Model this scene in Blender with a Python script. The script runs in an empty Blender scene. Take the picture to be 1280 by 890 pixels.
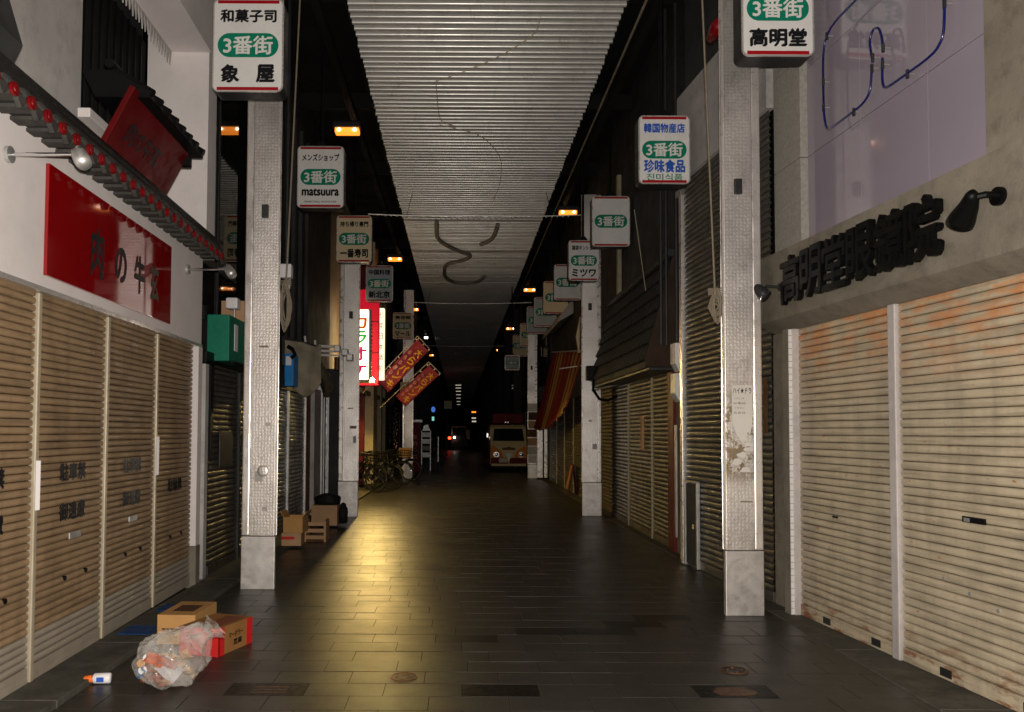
import bpy, bmesh, math, random
from mathutils import Matrix, Vector
random.seed(7)
R = math.radians
scn = bpy.context.scene
C = scn.collection

# ---------------------------------------------------------------- camera, world, flash, exposure
cam_d = bpy.data.cameras.new("camera"); cam = bpy.data.objects.new("camera", cam_d); C.objects.link(cam)
cam_d.sensor_width = 36; cam_d.lens = 28.125; cam_d.clip_start = .05; cam_d.clip_end = 600
cam_d.shift_x = 66 / 1280; cam_d.shift_y = 56.6 / 1280
cam.matrix_world = Matrix.Translation((0, 0, 1.5)) @ Matrix.Rotation(R(90 + 2.2), 4, 'X') @ Matrix.Rotation(R(.27), 4, 'Z')
scn.camera = cam
scn.view_settings.view_transform = 'Standard'; scn.view_settings.look = 'None'
scn.view_settings.exposure = 0; scn.view_settings.gamma = 1
world = bpy.data.worlds.new("World"); scn.world = world; world.use_nodes = True
wn = world.node_tree
sky = wn.nodes.new('ShaderNodeTexSky'); sky.sky_type = 'NISHITA'; sky.sun_disc = False
sky.sun_elevation = R(-4); sky.sun_rotation = R(200)
wn.links.new(sky.outputs[0], wn.nodes['Background'].inputs[0]); wn.nodes['Background'].inputs[1].default_value = .004

def lamp(name, kind, loc, energy, col=(1, 1, 1), radius=.05, **kw):
    l = bpy.data.lights.new(name, kind); l.energy = energy; l.color = col; l.shadow_soft_size = radius
    for k, v in kw.items(): setattr(l, k, v)
    o = bpy.data.objects.new(name, l); C.objects.link(o); o.location = loc
    return o
# the photographer's own flash, the light source of the near shopfronts, just above the lens
FLASH = lamp("camera_flash", 'POINT', (.03, -.02, 1.60), 1300, (1, .93, .825), .025)
# the floodlight under the lit signs (its housing is built with the signs)
WARM = lamp("floodlight_beam", 'SPOT', (-1.95, 18.5, 2.60), 290, (1, .68, .2), .05, spot_size=R(172), spot_blend=.12)
WARM.rotation_euler = (R(-9), 0, 0)
scn.cycles.max_bounces = 6; scn.cycles.transparent_max_bounces = 12
scn.cycles.sample_clamp_indirect = 4; scn.cycles.caustics_reflective = False; scn.cycles.caustics_refractive = False
try: scn.cycles.use_denoising = True
except Exception: pass

# ---------------------------------------------------------------- materials
MATS = {}
class N:
    def __init__(s, name):
        s.m = bpy.data.materials.new(name); s.m.use_nodes = True
        s.t = s.m.node_tree; s.b = s.t.nodes['Principled BSDF']; s.out = s.t.nodes['Material Output']
    def n(s, typ, **kw):
        x = s.t.nodes.new(typ)
        for k, v in kw.items():
            if k[0] == 'i': x.inputs[int(k[1:])].default_value = v
            else: setattr(x, k, v)
        return x
    def l(s, a, b): s.t.links.new(a, b)
    def pos(s, world=True, scale=(1, 1, 1)):
        o = s.n('ShaderNodeNewGeometry').outputs['Position'] if world else s.n('ShaderNodeTexCoord').outputs['Object']
        mp = s.n('ShaderNodeMapping'); mp.inputs['Scale'].default_value = scale; s.l(o, mp.inputs[0]); return mp.outputs[0]
    def noise(s, vec, scale, detail=4, rough=.55):
        x = s.n('ShaderNodeTexNoise'); x.inputs['Scale'].default_value = scale; x.inputs['Detail'].default_value = detail
        x.inputs['Roughness'].default_value = rough; s.l(vec, x.inputs['Vector']); return x.outputs['Fac']
    def ramp(s, fac, stops):
        r = s.n('ShaderNodeValToRGB'); e = r.color_ramp.elements
        while len(e) < len(stops): e.new(.5)
        for q, (p, c) in zip(e, stops): q.position = p; q.color = (c, c, c, 1) if isinstance(c, (int, float)) else (*c, 1)
        s.l(fac, r.inputs[0]); return r.outputs[0]
    def mix(s, fac, a, b, mode='MIX'):
        m = s.n('ShaderNodeMix'); m.data_type = 'RGBA'; m.blend_type = mode
        for v, i in ((fac, 0), (a, 6), (b, 7)):
            if isinstance(v, (int, float)): m.inputs[i].default_value = v
            elif isinstance(v, tuple): m.inputs[i].default_value = (*v, 1)
            else: s.l(v, m.inputs[i])
        return m.outputs[2]
    def math(s, op, a, b=0):
        m = s.n('ShaderNodeMath'); m.operation = op
        for v, i in ((a, 0), (b, 1)):
            if isinstance(v, (int, float)): m.inputs[i].default_value = v
            else: s.l(v, m.inputs[i])
        return m.outputs[0]
    def bump(s, h, strength=.3, dist=.01, chain=None):
        b = s.n('ShaderNodeBump'); b.inputs['Strength'].default_value = strength; b.inputs['Distance'].default_value = dist
        s.l(h, b.inputs['Height'])
        if chain: s.l(chain, b.inputs['Normal'])
        s.l(b.outputs[0], s.b.inputs['Normal']); return b.outputs[0]

def mat(name, col, rough=.6, metal=0, var=.25, scale=3, bump=.15, bscale=None, spec=None, stretch=(1, 1, 1), emit=0, ecol=None, coat=0, dirt=0):
    """general painted / plain surface: patchy colour, fine grain, uneven gloss"""
    if name in MATS: return MATS[name]
    k = N(name); v = k.pos(True, stretch)
    f = k.noise(v, scale, 5, .6)
    c = k.ramp(f, [(.3, tuple(x * (1 - var) for x in col)), (.7, tuple(min(1, x * (1 + var * .6)) for x in col))])
    if dirt:
        g = k.noise(v, scale * 3.1, 6, .7)
        c = k.mix(k.ramp(g, [(.48, 0), (.72, dirt)]), c, tuple(x * .3 for x in col))
    k.l(c, k.b.inputs['Base Color'])
    k.l(k.ramp(k.noise(v, scale * 2.3, 4), [(.3, max(0, rough - .1)), (.7, min(1, rough + .12))]), k.b.inputs['Roughness'])
    k.b.inputs['Metallic'].default_value = metal
    if spec is None: spec = .5 if (coat or rough < .3) else .16
    k.b.inputs['Specular IOR Level'].default_value = spec
    if coat: k.b.inputs['Coat Weight'].default_value = coat; k.b.inputs['Coat Roughness'].default_value = .05
    if bump: k.bump(k.noise(v, bscale or scale * 25, 3), bump, .004)
    if emit:
        k.b.inputs['Emission Color'].default_value = (*(ecol or col), 1); k.b.inputs['Emission Strength'].default_value = emit
    MATS[name] = k.m; return k.m

def shutter_mat(name, col, rust=0, rustcol=(.36, .13, .035), top=(1.75, 2.3), metal=0., rough=.5, grime=.5, low=None, zcol=None):
    k = N(name); v = k.pos(True); vs = k.pos(True, (1.1, 1.1, 14))
    c = k.ramp(k.noise(vs, 1.6, 5, .65), [(.28, tuple(x * .62 for x in col)), (.5, col), (.75, tuple(min(1, x * 1.22) for x in col))])
    sep = k.n('ShaderNodeSeparateXYZ'); k.l(v, sep.inputs[0])
    c = k.mix(k.ramp(k.noise(k.pos(True, (3, 3, .55)), 2.2, 6, .7), [(.45, 0), (.75, grime)]), c, tuple(x * .38 for x in col))
    if zcol:
        z0, cc = zcol
        c = k.mix(k.ramp(sep.outputs[2], [(0, 1), (min(1, z0), 1), (min(1, z0 + .006), 0)]), c, k.mix(k.noise(vs, 3, 5), tuple(x * .7 for x in cc), cc))
    if rust:
        zt = k.n('ShaderNodeMapRange'); zt.inputs[1].default_value = top[0]; zt.inputs[2].default_value = top[1]; k.l(sep.outputs[2], zt.inputs[0])
        m = k.math('MULTIPLY', k.ramp(k.noise(k.pos(True, (1.3, 1.3, 4)), 2.6, 6, .72), [(.44, 0), (.62, 1)]), zt.outputs[0])
        c = k.mix(k.math('MULTIPLY', m, .85 * rust), c, (.56, .20, .05))
        spots = k.ramp(k.noise(k.pos(True, (16, 16, 34)), 1.0, 2, .4), [(.71, 0), (.735, 1)])
        reg = k.ramp(k.noise(k.pos(True, (1.4, 1.4, 1.4)), 1.1, 2), [(.46, 0), (.6, 1)])
        c = k.mix(k.math('MULTIPLY', k.math('MULTIPLY', spots, reg), rust), c, rustcol)
        lowm = k.n('ShaderNodeMapRange'); lowm.inputs[1].default_value = .32; lowm.inputs[2].default_value = .02; k.l(sep.outputs[2], lowm.inputs[0])
        c = k.mix(k.math('MULTIPLY', lowm.outputs[0], k.ramp(k.noise(k.pos(True, (2.5, 2.5, 9)), 1.6, 5, .7), [(.5, 0), (.62, 1)])), c, (.19, .06, .02))
    k.l(c, k.b.inputs['Base Color']); k.b.inputs['Metallic'].default_value = metal
    k.l(k.ramp(k.noise(v, 6, 5), [(.3, rough - .12), (.7, rough + .18)]), k.b.inputs['Roughness'])
    k.bump(k.noise(v, 90, 3), .12, .003, k.bump(k.noise(k.pos(True, (1, 1, 1.6)), 3.2, 3, .5), .5, .03))
    MATS[name] = k.m; return k.m

def pillar_mat(name='embossed aluminium', peel=False):
    """small raised scales pressed into sheet metal"""
    k = N(name); v = k.pos(False)
    sep = k.n('ShaderNodeSeparateXYZ'); k.l(v, sep.inputs[0])
    cmb = k.n('ShaderNodeCombineXYZ'); k.l(k.math('ADD', sep.outputs[0], sep.outputs[1]), cmb.inputs[0]); k.l(sep.outputs[2], cmb.inputs[1])
    vo = k.n('ShaderNodeTexVoronoi'); vo.inputs['Scale'].default_value = 34; vo.inputs['Randomness'].default_value = .35
    k.l(cmb.outputs[0], vo.inputs['Vector'])
    h = k.ramp(vo.outputs['Distance'], [(.1, 1), (.5, 0)])
    big = k.noise(k.pos(True), 1.3, 4)
    c = k.ramp(big, [(.3, (.62, .575, .55)), (.7, (.82, .775, .75))])
    c = k.mix(k.ramp(vo.outputs['Distance'], [(.40, 0), (.62, .22)]), c, (.25, .23, .21))
    c = k.mix(k.ramp(k.noise(k.pos(True, (1, 1, .5)), 7, 6, .7), [(.55, 0), (.8, .5)]), c, (.16, .13, .1))
    zz = k.n('ShaderNodeSeparateXYZ'); k.l(k.pos(True), zz.inputs[0]); fm = k.n('ShaderNodeMapRange'); fm.inputs[1].default_value = 1.6; fm.inputs[2].default_value = .3; k.l(zz.outputs[2], fm.inputs[0])
    c = k.mix(k.math('MULTIPLY', fm.outputs[0], k.ramp(k.noise(k.pos(True, (1, 1, .6)), 11, 6, .75), [(.48, 0), (.70, .6)])), c, (.22, .18, .14))
    if peel:
        z = k.n('ShaderNodeNewGeometry'); s2 = k.n('ShaderNodeSeparateXYZ'); k.l(z.outputs['Position'], s2.inputs[0])
        band = k.ramp(s2.outputs[2], [(0, 0)])
        mr = k.n('ShaderNodeMapRange'); mr.inputs[1].default_value = 1.05; mr.inputs[2].default_value = 1.2; k.l(s2.outputs[2], mr.inputs[0])
        mr2 = k.n('ShaderNodeMapRange'); mr2.inputs[1].default_value = 1.95; mr2.inputs[2].default_value = 1.7; k.l(s2.outputs[2], mr2.inputs[0])
        b = k.math('MULTIPLY', mr.outputs[0], mr2.outputs[0])
        n1 = k.noise(k.pos(True), 9, 6, .7)
        c = k.mix(k.math('MULTIPLY', b, k.ramp(n1, [(.47, 0), (.5, 1)])), c, (.30, .235, .16))
        c = k.mix(k.math('MULTIPLY', b, k.ramp(k.noise(k.pos(True), 14, 5, .7), [(.56, 0), (.585, 1)])), c, (.7, .66, .6))
    k.l(c, k.b.inputs['Base Color']); k.b.inputs['Metallic'].default_value = .8
    k.l(k.ramp(k.noise(k.pos(True), 3, 4), [(.3, .38), (.7, .52)]), k.b.inputs['Roughness'])
    k.bump(h, .22, .004)
    MATS[name] = k.m; return k.m

def paver_mat(name, dark=1.):
    k = N(name)
    v = k.pos(True)
    info = k.n('ShaderNodeObjectInfo').outputs['Random']
    base = k.ramp(k.noise(v, 5, 6, .65), [(.25, tuple(x * dark for x in (.019, .0185, .0150))), (.75, tuple(x * dark for x in (.042, .040, .033)))])
    base = k.mix(k.ramp(info, [(0, .0), (1, .42)]), base, tuple(x * dark for x in (.026, .025, .024)))
    base = k.mix(k.ramp(k.noise(v, 60, 3, .7), [(.55, 0), (.75, .5)]), base, tuple(x * dark for x in (.10, .088, .07)))
    base = k.mix(k.ramp(k.noise(v, .9, 4, .6), [(.5, 0), (.75, .5)]), base, (.018, .016, .013))
    vo = k.n('ShaderNodeTexVoronoi'); vo.inputs['Scale'].default_value = 5.5; k.l(v, vo.inputs['Vector'])
    base = k.mix(k.ramp(vo.outputs['Distance'], [(.045, .75), (.07, 0)]), base, tuple(x * dark for x in (.012, .011, .01)))
    vo2 = k.n('ShaderNodeTexVoronoi'); vo2.inputs['Scale'].default_value = 3.1; k.l(v, vo2.inputs['Vector'])
    base = k.mix(k.ramp(vo2.outputs['Distance'], [(.02, .5), (.035, 0)]), base, tuple(x * dark for x in (.16, .15, .13)))
    k.l(base, k.b.inputs['Base Color'])
    r = k.ramp(k.noise(v, 2.2, 6, .7), [(.3, .29), (.7, .45)])
    k.l(r, k.b.inputs['Roughness']); k.b.inputs['Specular IOR Level'].default_value = .42
    k.bump(k.noise(v, 130, 4, .7), .35, .003)
    MATS[name] = k.m; return k.m

def stripe_mat(name):
    k = N(name); uv = k.n('ShaderNodeTexCoord').outputs['UV']; sp = k.n('ShaderNodeSeparateXYZ'); k.l(uv, sp.inputs[0])
    f = k.math('FRACT', k.math('MULTIPLY', sp.outputs[0], 9.0))
    c = k.ramp(f, [(0, (.26, .009, .007)), (.5, (.26, .009, .007)), (.51, (.56, .38, .12)), (.8, (.56, .38, .12)), (.81, (.36, .03, .015))])
    c = k.mix(k.ramp(k.noise(k.pos(True), 4, 4), [(.4, 0), (.8, .5)]), c, (.12, .03, .015))
    k.l(c, k.b.inputs['Base Color']); k.b.inputs['Roughness'].default_value = .8
    MATS[name] = k.m; return k.m

def bag_mat():
    k = N('clear polythene'); v = k.pos(False)
    k.b.inputs['Base Color'].default_value = (.86, .83, .78, 1); k.b.inputs['Roughness'].default_value = .16
    k.bump(k.noise(k.pos(False, (1, 1.6, .7)), 8, 3, .5), .7, .03)
    tr = k.n('ShaderNodeBsdfTransparent'); mx = k.n('ShaderNodeMixShader')
    fr = k.n('ShaderNodeLayerWeight'); fr.inputs[0].default_value = .35
    fac = k.math('ADD', k.ramp(k.noise(v, 7, 5, .65), [(.40, .03), (.66, .26)]), k.math('MULTIPLY', fr.outputs['Facing'], .30))
    k.l(fac, mx.inputs[0]); k.l(tr.outputs[0], mx.inputs[1]); k.l(k.b.outputs[0], mx.inputs[2]); k.l(mx.outputs[0], k.out.inputs[0])
    MATS['bag'] = k.m; return k.m

def glass_mat(name, col=(.012, .014, .013), rough=.03):
    k = N(name); k.b.inputs['Base Color'].default_value = (*col, 1); k.b.inputs['Roughness'].default_value = rough
    k.b.inputs['Specular IOR Level'].default_value = .7; k.bump(k.noise(k.pos(True), 1.2, 2), .06, .02)
    MATS[name] = k.m; return k.m

def louvre_mat():
    k = N('aluminium ceiling louvre'); v = k.pos(True, (.6, 1, 1))
    info = k.n('ShaderNodeObjectInfo').outputs['Random']
    c = k.ramp(k.noise(v, 1.2, 6, .7), [(.3, (.55, .53, .505)), (.65, (.76, .735, .71))])
    c = k.mix(k.ramp(info, [(0, 0), (.6, .12), (.9, .2), (1, .5)]), c, (.30, .285, .26))
    c = k.mix(k.ramp(k.noise(k.pos(True, (3, .8, 1)), 1.7, 5, .75), [(.56, 0), (.72, .45)]), c, (.20, .17, .13))
    k.l(c, k.b.inputs['Base Color']); k.b.inputs['Metallic'].default_value = .35
    k.l(k.ramp(k.noise(v, 4, 4), [(.3, .26), (.7, .38)]), k.b.inputs['Roughness'])
    k.bump(k.noise(k.pos(True), 9, 3), .10, .01)
    return k.m
M = dict(
    white=mat('white render', (.78, .72, .715), .75, var=.07, scale=1.3, bump=.1, dirt=.12),
    white_dirty=mat('weathered white wall', (.50, .47, .46), .8, var=.22, scale=1.2, bump=.1, dirt=.5),
    concrete=mat('board marked concrete', (.21, .185, .15), .85, var=.28, scale=2.2, bump=.7, bscale=60, dirt=.5),
    stone=mat('speckled stone cladding', (.33, .31, .28), .8, var=.2, scale=30, bump=.5, bscale=90, dirt=.3),
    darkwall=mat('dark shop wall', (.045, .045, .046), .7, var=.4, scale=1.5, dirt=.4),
    black=mat('black paint', (.004, .004, .0045), .5, var=.3),
    blackletter=mat('black enamel letters', (.003, .003, .003), .45, spec=.15, var=.2, bump=0),
    void=mat('near black lining', (.012, .012, .012), .85, var=.4, scale=1),  # near-black lining, tone varied by noise
    steel=mat('dark steel', (.05, .05, .052), .5, metal=.6),
    galv=mat('galvanised metal', (.52, .51, .5), .42, metal=.7, var=.2, scale=8),
    dullrim=mat('dull bicycle metal', (.06, .06, .058), .3, metal=.7, var=.2),
    chrome=mat('bright chrome', (.75, .75, .76), .15, metal=1, var=.1, bump=0),
    smooth=mat('smooth aluminium sheet', (.62, .58, .56), .45, metal=.7, var=.18, scale=5, bump=.15, dirt=.35),
    trim=mat('pale metal trim', (.74, .69, .66), .30, metal=.65, var=.1, scale=4),
    rail=mat('cream guide rail', (.46, .39, .29), .42, metal=.2, var=.12, scale=4, dirt=.2),
    railw=mat('pale grey guide rail', (.62, .57, .56), .4, metal=.35, var=.12, scale=4, dirt=.25),
    tape=mat('glossy white tape', (.92, .88, .92), .12, var=.02, bump=0, coat=1),
    red=mat('glossy red panel', (.25, .002, .004), .06, var=.12, scale=.8, bump=0, coat=.6),
    redmatte=mat('red painted board', (.10, .002, .003), .5, var=.2, scale=3),
    redcap=mat('red glazed tile end', (.16, .004, .006), .3, var=.3, scale=12),
    tile=mat('charcoal roof tile', (.022, .021, .020), .5, var=.35, scale=9, dirt=.4),
    pendant=mat('grey clay tile', (.055, .052, .048), .6, var=.35, scale=11),
    mansard=mat('slate grey roof tile', (.045, .044, .042), .6, var=.35, scale=7, dirt=.5),
    lilac=mat('lilac glossy panel', (.30, .26, .32), .06, var=.06, scale=.9, bump=.0, coat=.5),
    neon=mat('unlit blue neon tube', (.006, .008, .10), .2, var=.1, bump=0, coat=.6),
    green=mat('green painted box', (.015, .19, .12), .5, var=.15, scale=4, dirt=.3),
    facew=mat('white acrylic sign face', (.76, .74, .73), .28, var=.07, scale=2, bump=0, coat=.2, dirt=.10),
    facec=mat('cream acrylic sign face', (.70, .58, .38), .3, var=.05, scale=2, bump=0),
    faceg=mat('grey acrylic sign face', (.36, .39, .43), .3, var=.06, scale=2, bump=0),
    signred=mat('red sign print', (.36, .006, .012), .35, var=.08, bump=0),
    signgreen=mat('green sign print', (.004, .20, .12), .35, var=.08, bump=0),
    signblue=mat('blue sign print', (.03, .10, .48), .35, var=.08, bump=0),
    signwhite=mat('white sign print', (.72, .70, .68), .35, var=.04, bump=0),
    ink=mat('black sign print', (.010, .010, .012), .4, var=.1, bump=0),
    fadedgreen=mat('faded green brush print', (.05, .05, .03), .4, var=.3, bump=0),
    louver=louvre_mat(),
    box1=mat('tan cardboard', (.50, .27, .10), .8, var=.12, scale=4),
    box2=mat('brown cardboard', (.30, .14, .045), .8, var=.15, scale=4),
    box3=mat('pale cardboard', (.45, .27, .15), .8, var=.15, scale=4),
    boxred=mat('red printed card', (.55, .02, .02), .6, var=.1),
    blue=mat('blue plastic sheet', (.01, .05, .17), .5, var=.2, scale=6),
    bluebright=mat('bright blue plastic', (.02, .22, .60), .4, var=.15),
    orange=mat('orange plastic', (.75, .16, .03), .35, var=.1),
    milk=mat('white plastic', (.75, .72, .74), .35, var=.06),
    brown=mat('brown painted door', (.20, .05, .02), .5, var=.2),
    maroon=mat('maroon paint', (.13, .012, .014), .5, var=.2),
    tarp=mat('faded tarpaulin', (.26, .22, .16), .7, var=.35, scale=5),
    tarpdark=mat('dark brown canopy side', (.045, .026, .018), .7, var=.3),
    ceilneon=mat('dusty glass tube', (.33, .31, .28), .6, var=.2),
    rope=mat('hemp rope', (.24, .20, .15), .85, var=.2, scale=20),
    ochre=mat('cream rendered wall', (.62, .52, .32), .7, var=.18, scale=1.5, dirt=.35),
    ochre2=mat('dull cream panel', (.36, .31, .22), .6, var=.22, scale=1.5, dirt=.35),
    rubber=mat('black rubber', (.012, .012, .012), .7, var=.2),
    cream=mat('cream car paint', (.85, .66, .34), .4, var=.06, bump=0, spec=.06),
    amber=mat('orange car paint', (.85, .27, .03), .4, var=.08, bump=0, spec=.06),
    vmaroon=mat('maroon car paint', (.16, .012, .012), .4, var=.08, bump=0, spec=.06),
    banner=mat('red banner cloth', (.62, .10, .13), .75, var=.12, scale=5),
    banyel=mat('yellow banner print', (.85, .42, .03), .7, var=.06, bump=0),
    banpale=mat('pale pink banner print', (.60, .30, .26), .7, var=.06, bump=0),
    grout=mat('pale grout', (.035, .033, .027), .85, var=.3, scale=12, bump=.3),
    kerb=mat('worn stone kerb', (.085, .08, .066), .7, var=.35, scale=5, bump=.5, dirt=.4),
    plate=mat('dark cast iron cover', (.006, .006, .005), .38, metal=.3, var=.4, scale=12),
    brass=mat('worn brass strip', (.12, .065, .04), .4, metal=.6, var=.3, scale=14),
    ground=mat('dark asphalt', (.03, .03, .03), .8, var=.3, scale=2),
    paper=mat('white paper poster', (.66, .62, .58), .8, var=.08),
    plywood=mat('old plywood', (.10, .045, .022), .7, var=.3, scale=5),
    litwhite=mat('lit white sign face', (.85, .82, .7), .4, var=.04, bump=0, emit=3.2, ecol=(1, .84, .5)),
    litred=mat('lit red sign face', (.6, .01, .03), .4, var=.05, bump=0, emit=.26, ecol=(1, .01, .05)),
    litpale=mat('lit pale sign face', (.8, .8, .7), .4, var=.04, bump=0, emit=1.3, ecol=(1, .92, .62)),
    inkorange=mat('orange sign ink', (.8, .12, .01), .4, bump=0, emit=.5, ecol=(1, .12, .01)),
    inkgreen=mat('green sign ink', (.05, .5, .12), .4, bump=0, emit=.35, ecol=(.1, 1, .2)),
    inkpink=mat('magenta sign ink', (.7, .01, .15), .4, bump=0, emit=.5, ecol=(1, .02, .2)),
    sodium=mat('sodium lamp glass', (1, .5, .15), .4, bump=0, emit=2.0, ecol=(1, .25, .02)),
    lampwhite=mat('lit lamp glass', (1, .9, .8), .4, bump=0, emit=10, ecol=(1, .86, .72)),
    lampdim=mat('distant lamp glass', (1, .9, .8), .4, bump=0, emit=.5, ecol=(1, .88, .70)),
    bulb=mat('floodlight glass', (1, .9, .6), .4, bump=0, emit=330, ecol=(1, .74, .34)),
    tail=mat('red tail lamp', (1, .05, .01), .3, bump=0, emit=6, ecol=(1, .05, .01)),
    signalblue=mat('lit blue sign', (.1, .2, 1), .3, bump=0, emit=.5, ecol=(.1, .3, 1)),
    signalcyan=mat('lit cyan sign', (.1, 1, .8), .3, bump=0, emit=.6, ecol=(.4, 1, .85)),
    glass=glass_mat('dark window glass'),
    windscreen=glass_mat('windscreen glass', (.01, .015, .02), .05),
    shut_r=shutter_mat('beige shutter paint with rust', (.445, .375, .27), rust=1, grime=.45),
    shut_l=shutter_mat('brown shutter paint', (.315, .208, .118), grime=.6, rough=.5, zcol=(.30, (.36, .31, .25))),
    shut_s=shutter_mat('bare steel shutter', (.12, .116, .105), metal=.5, rough=.44, grime=.7),
    shut_d=shutter_mat('dark grey shutter', (.06, .056, .05), metal=.3, rough=.4, grime=.5),
    shut_y=shutter_mat('dull green shutter', (.12, .10, .06), metal=.3, rough=.45, grime=.6),
    pillar=pillar_mat(), pillarp=pillar_mat('embossed aluminium with torn posters', True),
    paver=paver_mat('dark stone paver'), paverd=paver_mat('darker stone paver', .12),
    stripe=stripe_mat('red and yellow striped cloth'), bag=bag_mat(),
)

# ---------------------------------------------------------------- object helpers
WM = {}
def tag(o, label=None, cat=None, group=None, kind=None):
    for k, v in (('label', label), ('category', cat), ('group', group), ('kind', kind)):
        if v: o[k] = v
    return o
def thing(name, label, cat, loc=(0, 0, 0), rotz=0, group=None):
    o = bpy.data.objects.new(name, None); C.objects.link(o); o.empty_display_size = .1
    o.location = loc; o.rotation_euler = (0, 0, rotz); WM[o] = Matrix.Translation(loc) @ Matrix.Rotation(rotz, 4, 'Z')
    return tag(o, label, cat, group)
def link(name, me, parent=None, loc=(0, 0, 0)):
    o = bpy.data.objects.new(name, me); C.objects.link(o); o.location = loc
    if parent: o.parent = parent
    WM[o] = (WM[parent] if parent else Matrix()) @ Matrix.Translation(loc)
    return o

def smooth_path(P, it=2):
    for _ in range(it):
        Q = [P[0]]
        for a, b in zip(P, P[1:]): Q += [tuple(x * .8 + y * .2 for x, y in zip(a, b)), tuple(x * .2 + y * .8 for x, y in zip(a, b))]
        P = Q + [P[-1]]
    return P

class MB:
    def __init__(s): s.bm = bmesh.new()
    def _v(s, pts): return [s.bm.verts.new(p) for p in pts]
    def box(s, x0, x1, y0, y1, z0, z1, bev=0):
        v = s._v([(x, y, z) for z in (z0, z1) for y in (y0, y1) for x in (x0, x1)])
        fs = [s.bm.faces.new([v[i] for i in q]) for q in ((0, 2, 3, 1), (4, 5, 7, 6), (0, 1, 5, 4), (2, 6, 7, 3), (0, 4, 6, 2), (1, 3, 7, 5))]
        if bev:
            es = list({e for f in fs for e in f.edges})
            bmesh.ops.bevel(s.bm, geom=es, offset=bev, segments=2, profile=.6, affect='EDGES')
        return s
    def prism(s, pts, a, b, axis='y'):
        """polygon pts extruded from a to b; axis y: pts are (x,z); x: (y,z); z: (x,y)"""
        f = {'y': lambda p, t: (p[0], t, p[1]), 'x': lambda p, t: (t, p[0], p[1]), 'z': lambda p, t: (p[0], p[1], t)}[axis]
        A = s._v([f(p, a) for p in pts]); B = s._v([f(p, b) for p in pts]); n = len(pts)
        s.bm.faces.new(A); s.bm.faces.new(B[::-1])
        for i in range(n): s.bm.faces.new((A[i], B[i], B[(i + 1) % n], A[(i + 1) % n]))
        return s
    def tube(s, path, r, n=8, closed=False, cap=True):
        P = [Vector(p) for p in path]; m = len(P); rings = []; up0 = None
        for i, p in enumerate(P):
            if closed: t = P[(i + 1) % m] - P[i - 1]
            else: t = P[min(i + 1, m - 1)] - P[max(i - 1, 0)]
            t.normalize()
            if up0 is None: up0 = t.orthogonal().normalized()
            up0 = (up0 - t * up0.dot(t)); up0 = up0.normalized() if up0.length > 1e-5 else t.orthogonal().normalized()
            w = t.cross(up0); rr = r[i] if isinstance(r, (list, tuple)) else r
            rings.append(s._v([p + (up0 * math.cos(2 * math.pi * j / n) + w * math.sin(2 * math.pi * j / n)) * rr for j in range(n)]))
        for i in range(m if closed else m - 1):
            a, b = rings[i], rings[(i + 1) % m]
            for j in range(n): s.bm.faces.new((a[j], a[(j + 1) % n], b[(j + 1) % n], b[j]))
        if not closed and cap: s.bm.faces.new(rings[0][::-1]); s.bm.faces.new(rings[-1])
        return s
    def cyl(s, p0, p1, r0, r1=None, n=14): return s.tube([p0, p1], [r0, r0 if r1 is None else r1], n)
    def sphere(s, c, r, seg=12, sc=(1, 1, 1)):
        bmesh.ops.create_uvsphere(s.bm, u_segments=seg, v_segments=max(6, seg // 2), radius=r,
                                  matrix=Matrix.Translation(c) @ Matrix.Diagonal((*sc, 1))); return s
    def quad(s, *p): s.bm.faces.new(s._v(p)); return s
    def grid(s, fn, nu, nv, thick=0):
        """surface fn(a,b), a,b in 0..1"""
        uvl = s.bm.loops.layers.uv.verify()
        V = [[s.bm.verts.new(fn(i / nu, j / nv)) for j in range(nv + 1)] for i in range(nu + 1)]
        for i in range(nu):
            for j in range(nv):
                f = s.bm.faces.new((V[i][j], V[i + 1][j], V[i + 1][j + 1], V[i][j + 1]))
                for lp, (a, b) in zip(f.loops, ((i, j), (i + 1, j), (i + 1, j + 1), (i, j + 1))): lp[uvl].uv = (a / nu, b / nv)
        if thick:
            bmesh.ops.solidify(s.bm, geom=list(s.bm.faces), thickness=thick)
        return s
    def build(s, name, m, parent=None, frame=None, smooth=False, loc=None, local=False):
        """shapes are in frame (or world) coordinates unless local=True (parent's own)"""
        if frame is not None: s.bm.transform(frame)
        o_loc = Vector((0, 0, 0))
        if parent:
            if not local or frame is not None: s.bm.transform(WM[parent].inverted())
        elif loc is not None:
            o_loc = Vector(loc); s.bm.transform(Matrix.Translation(-o_loc))
        bmesh.ops.recalc_face_normals(s.bm, faces=s.bm.faces)
        me = bpy.data.meshes.new(name); s.bm.to_mesh(me); s.bm.free()
        me.materials.append(M[m] if isinstance(m, str) else m)
        if smooth:
            for p in me.polygons: p.use_smooth = True
        return link(name, me, parent, o_loc)

def copy_tree(o, parent=None):
    c = o.copy(); C.objects.link(c); c.parent = parent
    for ch in o.children: copy_tree(ch, c)
    return c

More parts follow.
